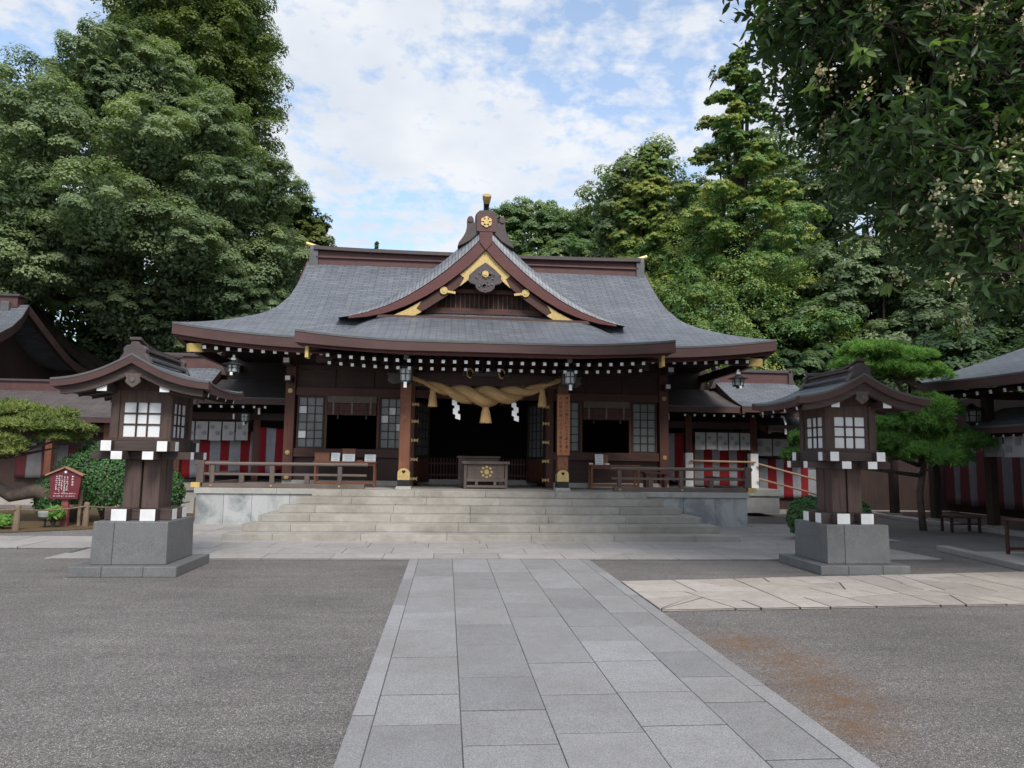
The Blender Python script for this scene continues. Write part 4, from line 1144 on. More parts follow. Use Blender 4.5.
def paper_sign(x0, x1, y, z0, z1, label, lines=4, holder=True):
    t = thing('paper_sign', label, 'sign', ((x0+x1)/2, y, z0), 'white paper signs on the tables')
    m = MB(); m.hexa([(x0, y, z0), (x1, y, z0), (x1, y+.01, z0), (x0, y+.01, z0), (x0, y+.05, z1), (x1, y+.05, z1), (x1, y+.06, z1), (x0, y+.06, z1)]); m.build('sheet', 'white_paper', t)
    m = MB(); R = random.Random(int(x0*50))
    for k in range(lines):
        f = (k+.7)/(lines+.4); z = lerp(z1, z0, f); w = (x1-x0)*R.uniform(.5, .8); yy = y+.05*(1-f)-.004
        m.box((x0+x1)/2-w/2, (x0+x1)/2+w/2, yy, yy+.003, z-.005, z+.005)
    m.build('text_lines', 'grey_plastic', t)
    m = MB(); m.box(x0-.005, x1+.005, y-.005, y+.10, z0-.006, z0-.001).bar(((x0+x1)/2, y+.09, z0), ((x0+x1)/2, y+.055, z0+.12), .02, .01); m.build('stand', 'grey_plastic', t)
paper_sign(-2.86, -2.65, 18.0, 1.488, 1.69, 'upright white sign next to the brown box on the left table')
paper_sign(-2.58, -2.28, 17.98, 1.488, 1.665, 'wide white sign in the middle of the left table')
paper_sign(-2.04, -1.77, 18.0, 1.488, 1.66, 'white sign alone at the right end of the left table')
paper_sign(3.78, 3.99, 18.0, 1.488, 1.75, 'tall white notice standing on the right table', 6)
m = MB(); m.box(-2.24, -2.08, 18.0, 18.16, 1.482, 1.50).box(-2.22, -2.10, 18.02, 18.14, 1.50, 1.515)
props(m.build('wooden_tray', 'box_brown', None, origin=(-2.16, 18.08, 1.482)), 'flat brown tray between two white signs on the left table', 'tray')
m = MB(); m.lathe(3.70, 18.15, [(.05, 1.482), (.06, 1.50), (.055, 1.525)], 12); props(m.build('small_dish', 'white_paint', None, origin=(3.70, 18.15, 1.482)), 'small white dish left of the tall notice on the right table', 'dish')
m = MB(); m.lathe(4.10, 18.1, [(.07, 1.482), (.075, 1.50), (.065, 1.52)], 12); props(m.build('small_dish', 'white_paint', None, origin=(4.10, 18.1, 1.482)), 'small white dish right of the tall notice on the right table', 'dish')
def bench(x0, x1, y, label, zf=.852):
    t = thing('wooden_bench', label, 'bench', ((x0+x1)/2, y, zf))
    MB().box(x0, x1, y-.18, y+.18, zf+.40, zf+.45).build('seat', 'hall_wood_h', t, bevel=.005)
    for x in (x0+.08, x1-.08): MB().box(x-.03, x+.03, y-.15, y+.15, zf, zf+.398).build('leg', 'hall_wood_v', t)
bench(5.1, 5.75, 18.3, 'low red brown bench at the right end of the right table')
MB_ = None

# ================================================================== SIDE WINGS
def strip_roof(parent, x0, x1, ye, ze, yr, zr, mat='copper_shingle', lift=0.0, name='roof', yb=None, rows=12, sweep=None):
    """roof with its ridge along x: front slope eave (ye,ze) to ridge (yr,zr), mirrored at the back; concave"""
    ts = np.linspace(0, 1, rows); xs = np.linspace(x0, x1, 15)
    def P(x, t, back=False):
        u = abs(2*(x-x0)/(x1-x0)-1); l = lift*max(0, (u-.5)/.5)**2*(1-t)
        y = lerp(ye, yr, t); y = y if not back else 2*yr-y
        return (x, y, ze+(zr-ze)*t**1.2+l)
    m = MB(); m.grid([[P(x, t) for x in xs] for t in ts]); m.grid([[P(x, t, True) for x in xs[::-1]] for t in ts])
    m.build(name, mat, parent, smooth=True)
    MB().board([Vector(P(x, 0))+Vector((0, 0, -.03)) for x in xs], .16, (0, .1, 0)).build('eave_board', 'fascia_wood', parent)
    MB().board([Vector(P(x, 0))+Vector((0, -.01, .003)) for x in xs], .035, (0, .05, 0)).build('slate_edge', 'ridge_grey', parent)
    for xx, s in ((x0, 1), (x1, -1)):
        pts = [Vector(P(xx, t))+Vector((0, 0, -.035)) for t in ts]+[Vector(P(xx, t, True))+Vector((0, 0, -.035)) for t in ts[::-1][1:]]
        pts[0].y += .005; MB().board(pts, .2, (s*.09, 0, 0)).build('bargeboard', 'fascia_wood_y', parent)
        poly = [(p.y, p.z-.05) for p in pts]; MB().prism(poly, xx+s*.35-.02, xx+s*.35+.02, 'x').build('gable_wall', 'dark_wood_v', parent)
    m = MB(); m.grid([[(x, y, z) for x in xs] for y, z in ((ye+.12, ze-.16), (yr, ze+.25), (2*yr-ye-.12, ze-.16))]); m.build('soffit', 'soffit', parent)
def strip_ridge(parent, x0, x1, y, z, h=.36, mat='ridge_red'):
    MB().box(x0, x1, y-.14, y+.14, z-.08, z+h*.7).build('ridge', mat, parent)
    MB().box(x0-.04, x1+.04, y-.2, y+.2, z+h*.7+.002, z+h).build('ridge_cap', 'ridge_tile', parent, bevel=.02)
    for x, s in ((x0, -1), (x1, 1)):
        MB().prism([(x-s*.06, z+h+.03), (x+s*.1, z+h+.07), (x+s*.06, z+h-.02), (x+s*.10, z+.05), (x+s*.26, z-.30), (x-s*.06, z-.24)][::s], y-.2, y+.2).build('ridge_end', 'ridge_tile', parent, bevel=.015)
def rafter_row(parent, x0, x1, step, y, z, L=1.0, rise=.2, w=.062):
    m = MB(); m.bar((0, 0, 0), (0, L, rise), w, w, endcap=(1, (2,)))
    a = m.build('rafter', ['dark_wood_v', 'white_paint'], parent, local=True)
    n = int(round((x1-x0)/step)); off = wloc(parent)
    for k in range(n+1):
        o = a if k == 0 else a.copy()
        if k: COL.objects.link(o); o.parent = parent
        o.location = Vector((x0+k*step, y, z))-off
def cloth(x0, x1, y, ztop, zbot, stripe, label, phase=0.0, name='striped_curtain', swag=None, mat='red_white_cloth', amp=.04, axis='x'):
    """hanging striped curtain; swag(f) raises the hem"""
    n = max(12, int((x1-x0)*9)); rows = 9
    P = []; U = []
    for i in range(rows):
        r = []; ur = []
        for j in range(n+1):
            f = j/n; x = lerp(x0, x1, f); zt = ztop-.05*sin(pi*((f*(x1-x0)/1.6) % 1)); zb = zbot + (swag(f) if swag else 0)
            g = i/(rows-1); z = lerp(zt, zb, g); w = amp*(.35+.65*g)
            xx = x + .03*g*sin(9*f*(x1-x0)+1.3)
            d = w*sin(x*8.3+phase)+.4*w*sin(x*17.1+2.2*g)
            r.append((xx, y+d, z) if axis == 'x' else (y+d, xx, z)); ur.append((((x-x0)/stripe)*.5+phase, z))
        P.append(r); U.append(ur)
    m = MB(); m.grid(P, U)
    c = P[0][n//2]
    o = m.build(name, mat, None, origin=c, smooth=True)
    sd = o.modifiers.new('thickness', 'SOLIDIFY'); sd.thickness = .006
    props(o, label, 'curtain', 'red and white striped curtains'); return o
def noren(x0, x1, n, y, ztop, zbot, label, axis='x'):
    c = ((x0+x1)/2, y, ztop) if axis == 'x' else (y, (x0+x1)/2, ztop)
    t = thing('door_curtain', label, 'curtain', c, 'white panelled door curtains')
    w = (x1-x0)/n
    pt = (lambda x, yy, z: (x, yy, z)) if axis == 'x' else (lambda x, yy, z: (yy, x, z))
    for k in range(n):
        a = x0+k*w+.02; b = x0+(k+1)*w-.02; m = MB(); rows = 5; cols = 9
        m.grid([[pt(lerp(a, b, j/(cols-1)), y+.012*sin(j*1.1+k)*(i/(rows-1)), lerp(ztop, zbot+.012*sin(k*2.1), i/(rows-1))) for j in range(cols)] for i in range(rows)])
        pn = m.build('panel', 'noren_cloth', t, smooth=True)
        for (px, pz) in ((.27, .30), (.73, .62)):
            m = MB()
            cx = lerp(a, b, px); cz = lerp(ztop, zbot, pz); r = w*.15
            if axis == 'x':
                for q in range(6): m.disc((cx+r*.75*cos(q*pi/3), y-.022, cz+r*.75*sin(q*pi/3)), r*.42, t=.004, n=9)
                m.disc((cx, y-.023, cz), r*.34, t=.004, n=9)
            else:
                m.box(y-.024, y-.020, cx-r*.8, cx+r*.8, cz-r*.8, cz+r*.8)
            m.build('crest_mark', 'noren_mark', pn)
    m = MB(); p = [pt(x0-.08, y, ztop+.01), pt(x1+.08, y, ztop+.01)]; m.tube(p, .018, 6); m.build('rod', 'dark_wood_h', t)

def make_left_wing():
    w = thing('left_wing', 'covered wing with grey roof and striped curtains between the left lantern and the main hall', 'corridor', (-7.5, 21, 0))
    m = MB(); R = random.Random(3)
    x = -9.0
    while x < -5.75:
        e = min(x+R.uniform(.7, 1.1), -5.745); m.box(x+.003, e-.003, 20.3, 20.6, 0, .62); x = e
    m.build('base_wall', 'stone_white', w, bevel=.006)
    MB().box(-9.0, -5.745, 20.24, 24.5, .622, .80).build('floor_slab', 'granite_step', w, bevel=.01)
    strip_roof(w, -9.1, -6.85, 20.05, 3.20, 22.2, 4.28)
    strip_ridge(w, -9.0, -6.95, 22.2, 4.28)
    # lower joining roof next to the hall
    strip_roof(w, -6.9, -4.26, 20.1, 3.19, 22.2, 3.9, name='joining_roof', mat='bark_roof')
    rafter_row(w, -8.9, -5.0, .295, 20.22, 2.93)
    m = MB(); m.box(-9, -4.3, 21.25, 21.42, 2.62, 2.82); m.build('beam', 'dark_wood_h', w)
    for x in (-8.7, -7.75, -5.53): MB().box(x-.1, x+.1, 21.26, 21.46, .802, 3.25).build('column', 'hall_wood_v', w, bevel=.01)
    MB().box(-9, -4.3, 24.2, 24.3, .8, 3.3).box(-9, -4.2, 22.6, 22.7, 3.0, 4.6).build('back_wall', 'dark_wood_v', w)
    m = MB(); m.box(-5.3, -5.24, 20.4, 20.43, 2.74, 2.92).box(-6.0, -5.96, 20.5, 20.52, 2.6, 2.75); m.build('wall_plate', 'white_paint', w)
make_left_wing()
noren(-7.62, -5.74, 5, 21.20, 2.56, 2.02, 'white five panel door curtain under the left wing eaves')
cloth(-8.9, -5.66, 21.55, 2.30, .98, .285, 'red and grey white striped curtain across the left wing behind the white door curtain', swag=lambda f: .22*max(0, f-.45)*(1 if f < .9 else .6)-.1*(1-f))
cloth(-5.42, -4.25, 21.15, 2.42, 1.05, .27, 'red and white striped curtain gathered up beside the left corner column of the hall', phase=.12, swag=lambda f: .55*f*f)
def make_right_wing():
    w = thing('right_wing', 'covered wing with grey roof and white curtain joining the main hall on its right side', 'corridor', (8.6, 21, 0))
    MB().box(7.40, 9.9, 20.6, 24.5, .10, .60).box(7.40, 9.92, 20.55, 24.5, .602, .80).build('base', 'stone_white', w, bevel=.01)
    strip_roof(w, 8.55, 11.2, 20.0, 3.24, 22.2, 4.22); strip_ridge(w, 8.62, 11.05, 22.2, 4.22)
    strip_roof(w, 6.02, 8.6, 20.1, 3.22, 22.2, 3.9, name='joining_roof', mat='bark_roof')
    rafter_row(w, 6.9, 9.85, .295, 20.2, 2.95)
    m = MB(); m.box(6.0, 11, 21.25, 21.42, 2.62, 2.82); m.build('beam', 'dark_wood_h', w)
    for x in (7.36, 9.42): 
        c = MB().box(x-.11, x+.11, 21.2, 21.42, .802, 3.25).build('column', 'hall_wood_v', w, bevel=.01)
        MB().box(x-.122, x+.122, 21.188, 21.432, .803, 1.86).build('white_wrap', 'white_paint', c, bevel=.006)
    MB().box(6.0, 11, 24.2, 24.3, .8, 3.3).box(5.95, 8.5, 22.6, 22.7, 3.0, 4.6).build('back_wall', 'dark_wood_v', w)
    m = MB(); m.box(6.42, 6.47, 20.32, 20.34, 2.80, 3.0).bar((9.93, 20.28, 2.98), (10.0, 20.28, 2.72), .05, .02, up=(0, 1, 0)); m.build('wall_plate', 'white_paint', w)
    # lower lean-to that carries on to the right
    strip_roof(w, 9.6, 11.6, 20.6, 2.70, 21.9, 3.05, name='lean_to_roof', mat='bark_roof')
    m = MB(); m.box(10.1, 10.16, 20.55, 20.58, 2.45, 2.62); m.build('wall_plate', 'white_paint', w)
    rafter_row(w, 10.4, 11.3, .3, 20.75, 2.48, .6, .1)
make_right_wing()
noren(7.52, 9.30, 5, 21.16, 2.49, 1.96, 'white five panel door curtain under the right wing eaves')
noren(9.6, 10.7, 2, 21.5, 2.34, 1.8, 'dim white two panel curtain under the small lean to roof of the right wing')
cloth(7.45, 9.35, 21.7, 2.2, .85, .27, 'dark red and grey striped curtain hanging behind the right railing posts')
cloth(6.02, 7.2, 21.25, 2.5, .85, .30, 'red and white striped curtain drawn aside next to the right corner column of the hall', phase=.5, swag=lambda f: .7*(1-f)*(1-f)*0+.5*max(0, .5-abs(f-.5)))
cloth(9.62, 13.0, 21.9, 1.75, .48, .27, 'red and white striped curtain along the low wall behind the bamboo handrail', amp=.03)
def make_low_wall():
    t = thing('low_wall', 'dark wooden wall behind the pine at the back right of the court', 'wall', (11.4, 22.1, 0))
    MB().box(9.93, 18, 22.0, 22.12, .12, 3.4).build('boards', 'dark_wood_v', t)
    MB().box(9.93, 18, 21.8, 22.3, 0, .12).build('footing', 'granite_apron', t)
make_low_wall()
def make_handrail():
    t = thing('bamboo_handrail', 'pale bamboo handrail sloping down from the white post to the right of the terrace', 'handrail', (9.5, 21, 0))
    m = MB(); m.tube([(9.5, 21.1, 1.55), (11.6, 20.2, .92)], .03, 8).build('upper_pole', 'pale_pole', t)
    m = MB(); m.tube([(9.5, 21.1, 1.10), (11.6, 20.2, .50)], .03, 8).build('lower_pole', 'pale_pole', t)
    for x, y, z in ((11.55, 20.22, 1.0),): MB().tube([(x, y, 0), (x, y, z)], .035, 8).build('post', 'pale_pole', t)
    m = MB(); m.tube([(7.36, 21.12, 1.62), (9.42, 21.12, 1.60)], .03, 8).build('level_pole', 'pale_pole', t)
make_handrail()
# ================================================================== WOODEN LANTERNS ON STONE PLINTHS
def make_lantern(xc, yc, label, mirror=1):
    t = thing('roofed_lantern', label, 'lantern', (xc, yc, 0), 'wooden lanterns on granite plinths')
    B = lambda m, name, mat, parent=t, **k: m.build(name, mat, parent, local=True, **k)
    # stone
    m = MB()
    for a, b in ((-.68, -.262), (-.258, .258), (.262, .68)): m.box(a, b, -.66, .66, 0, .135)
    B(m, 'plinth_slab', 'granite_grey', bevel=.01)
    m = MB()
    for a, b in ((0, .28), (.283, 1.0)):
        x0, x1 = lerp(-.485, .485, a), lerp(-.485, .485, b); u0, u1 = x0*.985, x1*.985
        m.hexa([(x0, -.50, .136), (x1, -.50, .136), (x1, .50, .136), (x0, .50, .136), (u0, -.49, .70), (u1, -.49, .70), (u1, .49, .70), (u0, .49, .70)])
    B(m, 'plinth_block', 'granite_grey', bevel=.012)
    def beam(m, ax, c, L, z0, z1, w):
        zc, h = (z0+z1)/2, z1-z0
        if ax == 'y': m.bar((c, -L, zc), (c, L, zc), w, h, endcap=(1, (2, 4)))
        else: m.bar((-L, c, zc), (L, c, zc), w, h, endcap=(1, (2, 4)))
    for c in (-.185, .185):
        m = MB(); beam(m, 'y', c, .44, .702, .860, .20); B(m, 'base_beam', ['lantern_wood_h', 'white_paint'], bevel=.006)
        m = MB(); beam(m, 'x', c, .445, .704, .852, .17); B(m, 'base_beam', ['lantern_wood_h', 'white_paint'], bevel=.006)
    m = MB()
    for a in (-.125, .125):
        for b in (-.125, .125): m.box(a-.112, a+.112, b-.112, b+.112, .855, 1.535)
    m.box(-.07, .07, -.07, .07, .855, 1.53)
    B(m, 'post', 'lantern_wood_v', bevel=.012)
    for c in (-.20, .20):
        m = MB(); beam(m, 'y', c, .60, 1.522, 1.632, .145); B(m, 'bracket_beam', ['lantern_wood_h', 'white_paint'], bevel=.005)
        m = MB(); beam(m, 'x', c*1.3, .66, 1.526, 1.628, .12); B(m, 'bracket_beam', ['lantern_wood_h', 'white_paint'], bevel=.005)
    for c in (-.36, .36):
        m = MB(); beam(m, 'y', c, .56, 1.634, 1.772, .135); B(m, 'bracket_beam', ['lantern_wood_h', 'white_paint'], bevel=.005)
        m = MB(); beam(m, 'x', c*1.12, .50, 1.638, 1.768, .12); B(m, 'bracket_beam', ['lantern_wood_h', 'white_paint'], bevel=.005)
    box('floor', 'lantern_wood_h', t, -.42, .42, -.42, .42, 1.773, 1.80, local=True)
    # light chamber
    for a in (-1, 1):
        for b in (-1, 1): box('corner_post', 'lantern_wood_v', t, a*.345-.055, a*.345+.055, b*.345-.055, b*.345+.055, 1.80, 2.47, local=True, bevel=.006)
    def panel(rot):
        W = .29
        fr = MB(); 
        R = Matrix.Rotation(rot, 3, 'Z')
        def bx(m, x0, x1, y0, y1, z0, z1):
            m.hexa([tuple(R @ Vector(p)) for p in [(x0,y0,z0),(x1,y0,z0),(x1,y1,z0),(x0,y1,z0),(x0,y0,z1),(x1,y0,z1),(x1,y1,z1),(x0,y1,z1)]])
        bx(fr, -W, W, -.38, -.33, 2.30, 2.47); bx(fr, -W, W, -.38, -.34, 1.80, 1.83)
        bx(fr, -W, -W+.05, -.37, -.34, 1.83, 2.30); bx(fr, W-.05, W, -.37, -.34, 1.83, 2.30)
        w = B(fr, 'window', 'lantern_wood_v', bevel=.004)
        mm = MB()
        for k in (1, 2):
            x = lerp(-W+.05, W-.05, k/3)+(.008 if k == 1 else -.008); bx(mm, x-.011, x+.011, -.366, -.35, 1.83, 2.30)
            z = lerp(1.83, 2.30, (.36, .68)[k-1]); bx(mm, -W+.05, W-.05, -.363, -.351, z-.011, z+.011)
        B(mm, 'muntin', 'dark_wood_v', w)
        mm = MB(); bx(mm, -W+.05, W-.05, -.349, -.342, 1.83, 2.30); B(mm, 'pane', 'shoji_paper', w)
    for k in range(4): panel(k*pi/2)
    # roof
    prof = [(0, 2.905), (.10, 2.845), (.22, 2.775), (.36, 2.70), (.52, 2.632), (.68, 2.58), (.84, 2.543), (1.0, 2.52)]
    prof = [tuple(p) for p in smooth_curve(prof, 3)]
    ys = np.linspace(-.80, .82, 13)
    up = lambda y: .05*abs(y/.82)**2.5
    for s in (-1, 1):
        rows = [[(s*x, y, z+up(y)*(.3+.7*x)) for y in ys][::-s] for x, z in prof]
        mm = MB(); mm.grid(rows); B(mm, 'roof', 'copper_shingle_small', smooth=True)
        for yy, dy in ((ys[0]-.006, .085), (ys[-1]+.006, -.085)):
            mm = MB(); top = [Vector((s*x, yy, z+up(yy)*(.3+.7*x)-.012)) for x, z in prof]
            mm.board(top, [.115-.02*x for x, _ in prof], (0, dy, 0)); B(mm, 'bargeboard', 'fascia_wood')
            mm = MB(); top = [Vector((s*min(x, .90), yy+dy*.9, z+up(yy)*(.3+.7*x)-.122+.02*x)) for x, z in prof]
            mm.board(top[:-1], [.13-.03*x for x, _ in prof[:-1]], (0, dy*.8, 0)); B(mm, 'inner_bargeboard', 'lantern_wood_h')
        ev = [Vector((s*1.0, y, 2.52+up(y)-.012)) for y in ys]; ev[0].y += .082; ev[-1].y -= .082
        mm = MB(); mm.board(ev, .095, (-s*.08, 0, 0)); B(mm, 'eave_board', 'fascia_wood_y')
        mm = MB(); mm.board([v+Vector((s*.008, 0, .016)) for v in ev], .03, (-s*.04, 0, 0)); B(mm, 'slate_edge', 'ridge_grey')
        for yy in (ys[0]-.012, ys[-1]-.03):
            mm = MB(); mm.board([Vector((s*x, yy, z+up(yy)*(.3+.7*x)+.004)) for x, z in prof], .028, (0, .04, 0)); B(mm, 'slate_edge', 'ridge_grey')
        # soffit below the slates
        rows = [[(s*x, y, z-.12) for y in (ys[0]+.09, ys[-1]-.09)] for x, z in prof[:-2]]
        mm = MB(); mm.grid(rows); B(mm, 'soffit', 'soffit')
        # purlin with a white end below the bargeboard, small rafters along the eave
        mm = MB(); mm.bar((s*.40, -.70, 2.475), (s*.40, .70, 2.475), .13, .11, endcap=(1, (2, 4))); B(mm, 'purlin', ['lantern_wood_h', 'white_paint'], bevel=.004)
        for k in range(4):
            y = -.57+k*.38
            mm = MB(); mm.bar((s*.93, y, 2.40), (s*.35, y, 2.52), .045, .05, endcap=(1, (2,))); B(mm, 'rafter', ['dark_wood_h', 'white_paint'])
    # gable infill and pendant
    for yy in (-.36, .33):
        gp = [(x, z-.13) for x, z in prof if x < .62]
        poly = [(-x, z) for x, z in gp[::-1]]+[(x, z) for x, z in gp[1:]]; poly = [(x, max(z, 2.475)) for x, z in poly]+[(.6, 2.47), (-.6, 2.47)]
        mm = MB(); mm.prism(poly[::-1], yy, yy+.03); B(mm, 'gable_board', 'lantern_wood_v')
    pend = [(-.12, 2.66), (-.085, 2.60), (-.10, 2.55), (-.06, 2.51), (0, 2.47), (.06, 2.51), (.10, 2.55), (.085, 2.60), (.12, 2.66)]
    mm = MB(); mm.prism(pend[::-1], -.735, -.70); c = B(mm, 'pendant', 'grey_wood_v', bevel=.005)
    mm = MB(); mm.disc((0, -.75, 2.575), .028, t=.014, n=12); B(mm, 'pendant_boss', 'ridge_grey', c)
    # ridge
    mm = MB(); mm.box(-.07, .07, -.62, .66, 2.87, 2.975).box(-.10, .10, -.60, .64, 2.975, 3.01); B(mm, 'ridge', 'ridge_tile', bevel=.008)
    for s in (-1, 1):
        mm = MB(); mm.bar((s*.15, -.62, 2.875), (s*.15, .66, 2.875), .05, .05, up=(0, 0, 1)); B(mm, 'ridge_side', 'ridge_grey', bevel=.01)
    mm = MB()
    for y in np.linspace(-.5, .55, 12): mm.box(-.104, .104, y-.006, y+.006, 2.98, 3.016)
    top = [Vector((-.075, y, 3.052+.12*max(0, (-y-.2)/.6)**2+.07*max(0, (y-.25)/.6)**2)) for y in np.linspace(-.74, .78, 14)]
    mm.board(top, .04, (.15, 0, 0)); B(mm, 'ridge_cap', 'ridge_tile', bevel=.008)
    half = [(0, 3.09), (.05, 3.085), (.065, 3.04), (.11, 3.04), (.15, 2.99), (.14, 2.93), (.17, 2.89), (.215, 2.80), (.18, 2.785), (.09, 2.85), (0, 2.89)]
    poly = [(-x, z) for x, z in half]+[(x, z) for x, z in half[::-1][1:-1]]
    for y0, y1 in ((-.74, -.62), (.66, .76)):
        mm = MB(); mm.prism(poly[::-1], y0, y1); B(mm, 'ridge_crest', 'ridge_tile', bevel=.012)
    return t
make_lantern(-4.17, 10.5, 'wooden lantern with curved roof on a granite plinth in the gravel at the left')
make_lantern(6.06, 10.62, 'wooden lantern with curved roof on a granite plinth at the right behind the flagstones')

# ================================================================== SIDE HALL (right), OTHER BUILDINGS (left)
def make_side_hall():
    t = thing('side_hall', 'dark side hall with deep grey eaves at the right edge of the court', 'hall', (14.5, 13, 0))
    # big roof: eave along y at x 12.3, hipped far end
    rows = []
    n = 14
    for i in range(9):
        f = i/8; x = lerp(12.3, 17.0, f); z = 3.62+2.1*f**1.15; yfar = lerp(17.95, 15.2, f)
        rows.append([(x, lerp(yfar, -1.0, k/n), z + (.13*max(0, 1-k/3.2)**2)*(1-f)) for k in range(n+1)])
    MB().grid([r[::-1] for r in rows]).build('roof', 'copper_shingle', t, smooth=True)
    far = [r[0] for r in rows]
    back = [(2*17.0-p[0], p[1], p[2]) for p in far]
    MB().grid([[a, tuple(Vector(a).lerp(Vector(b), .5)), b] for a, b in zip(far, back)]).build('roof', 'copper_shingle', t, smooth=True)
    e = [Vector(p)+Vector((0, 0, -.035)) for p in rows[0]]; e[0].y -= .005
    MB().board(e, .21, (.12, 0, 0)).build('eave_board', 'fascia_wood_y', t)
    MB().board([v+Vector((-.01, 0, .038)) for v in e], .04, (.05, 0, 0)).build('slate_edge', 'ridge_grey', t)
    MB().board([Vector((x, 17.95, 3.75-.035-.13*min(1, (x-12.3)/2))) for x in np.linspace(12.3, 20, 9)], .21, (0, -.12, 0)).build('eave_board', 'fascia_wood', t)
    MB().grid([[(12.42, y, 3.42), (14.2, y, 3.75), (20, y, 3.75)] for y in (-1, 17.8)]).build('soffit', 'soffit', t)
    m = MB(); m.bar((0, 0, 0), (1.4, 0, .26), .085, .085, endcap=(1, (2,)))
    a = m.build('rafter', ['dark_wood_h', 'white_paint'], t, local=True)
    for k in range(18):
        o = a if k == 0 else a.copy()
        if k: COL.objects.link(o); o.parent = t
        o.location = Vector((12.5, 17.4-k*.42, 3.30))-Vector(t.location)
    # lower roof under the big eave
    rows = [[(lerp(12.75, 14.2, f), y, 2.52+.55*f**1.1) for y in (17.0-.0*f, 10, 2)] for f in (0, .25, .5, .75, 1)]
    MB().grid([r[::-1] for r in rows]).build('lower_roof', 'copper_shingle', t)
    MB().board([Vector((12.75, y, 2.49)) for y in (17.0, 10, 2)], .14, (.1, 0, 0)).build('eave_board', 'fascia_wood_y', t)
    MB().board([Vector((12.74, y, 2.525)) for y in (17.0, 10, 2)], .035, (.05, 0, 0)).build('slate_edge', 'ridge_grey', t)
    MB().prism([(12.8, 2.36), (14.2, 2.36), (14.2, 3.04), (12.8, 2.47)], 16.9, 16.95).build('gable_board', 'dark_wood_h', t)
    m = MB(); m.bar((0, 0, 0), (1.0, 0, .18), .06, .06, endcap=(1, (2,)))
    a = m.build('lower_rafter', ['dark_wood_h', 'white_paint'], t, local=True)
    for k in range(16):
        o = a if k == 0 else a.copy()
        if k: COL.objects.link(o); o.parent = t
        o.location = Vector((12.92, 16.7-k*.30, 2.29))-Vector(t.location)
    for y in (20.2, 18.4, 16.35, 13.6, 10.8, 8.0):
        c = MB().box(13.25-.1, 13.25+.1, y-.1, y+.1, .11, 3.5).build('column', 'dark_wood_v', t, bevel=.01)
        MB().box(13.25-.15, 13.25+.15, y-.15, y+.15, .10, .16).build('footing', 'granite_apron', c)
    MB().box(13.2, 13.32, 6, 20.2, 2.12, 2.34).build('beam', 'dark_wood_h', t)
    MB().box(16.4, 16.5, 4, 22, .1, 3.7).build('back_wall', 'dark_wood_v', t)
    m = MB()
    for k in range(9): y = 22-k*2.0; m.box(12.95, 13.35, y-1.99, y, 0, .10)
    m.build('floor_edge', 'granite_apron', t, bevel=.01)
    MB().box(13.352, 16.4, 4, 22, 0, .095).build('wooden_floor', 'dark_wood_h', t)
make_side_hall()
cloth(9.9, 21.8, 16.1, 2.25, .35, .34, 'long dim red and grey striped curtain along the side hall behind the pine', axis='y', mat='shaded_striped_cloth')
noren(13.2, 16.4, 5, 13.12, 2.30, 1.80, 'dim white panelled curtain under the lower roof of the side hall', axis='y')
hl = hanging_lantern(12.95, 16.5, 2.80, .95, 'metal lantern hanging beside the gable of the side hall lower roof behind the pine', False)
def make_right_small():
    t = thing('slatted_stool', 'low dark slatted stool beside the side hall column', 'stool', (12.3, 16.3, 0))
    m = MB()
    for k in range(5): m.box(11.95, 12.75, 16.1+k*.09, 16.16+k*.09, .34, .372)
    m.build('seat', 'dark_wood_h', t)
    for x in (12.0, 12.7):
        for y in (16.13, 16.47): MB().box(x-.025, x+.025, y-.025, y+.025, 0, .338).build('leg', 'dark_wood_v', t)
    MB().box(12.03, 12.67, 16.12, 16.14, .18, .22).build('stretcher', 'dark_wood_h', t)
    table(10.12, 11.5, 11.75, 12.3, .64, 'brown wooden table at the right edge of the court', 'court_table', None, 0.0, 'hall_wood_h')
make_right_small()

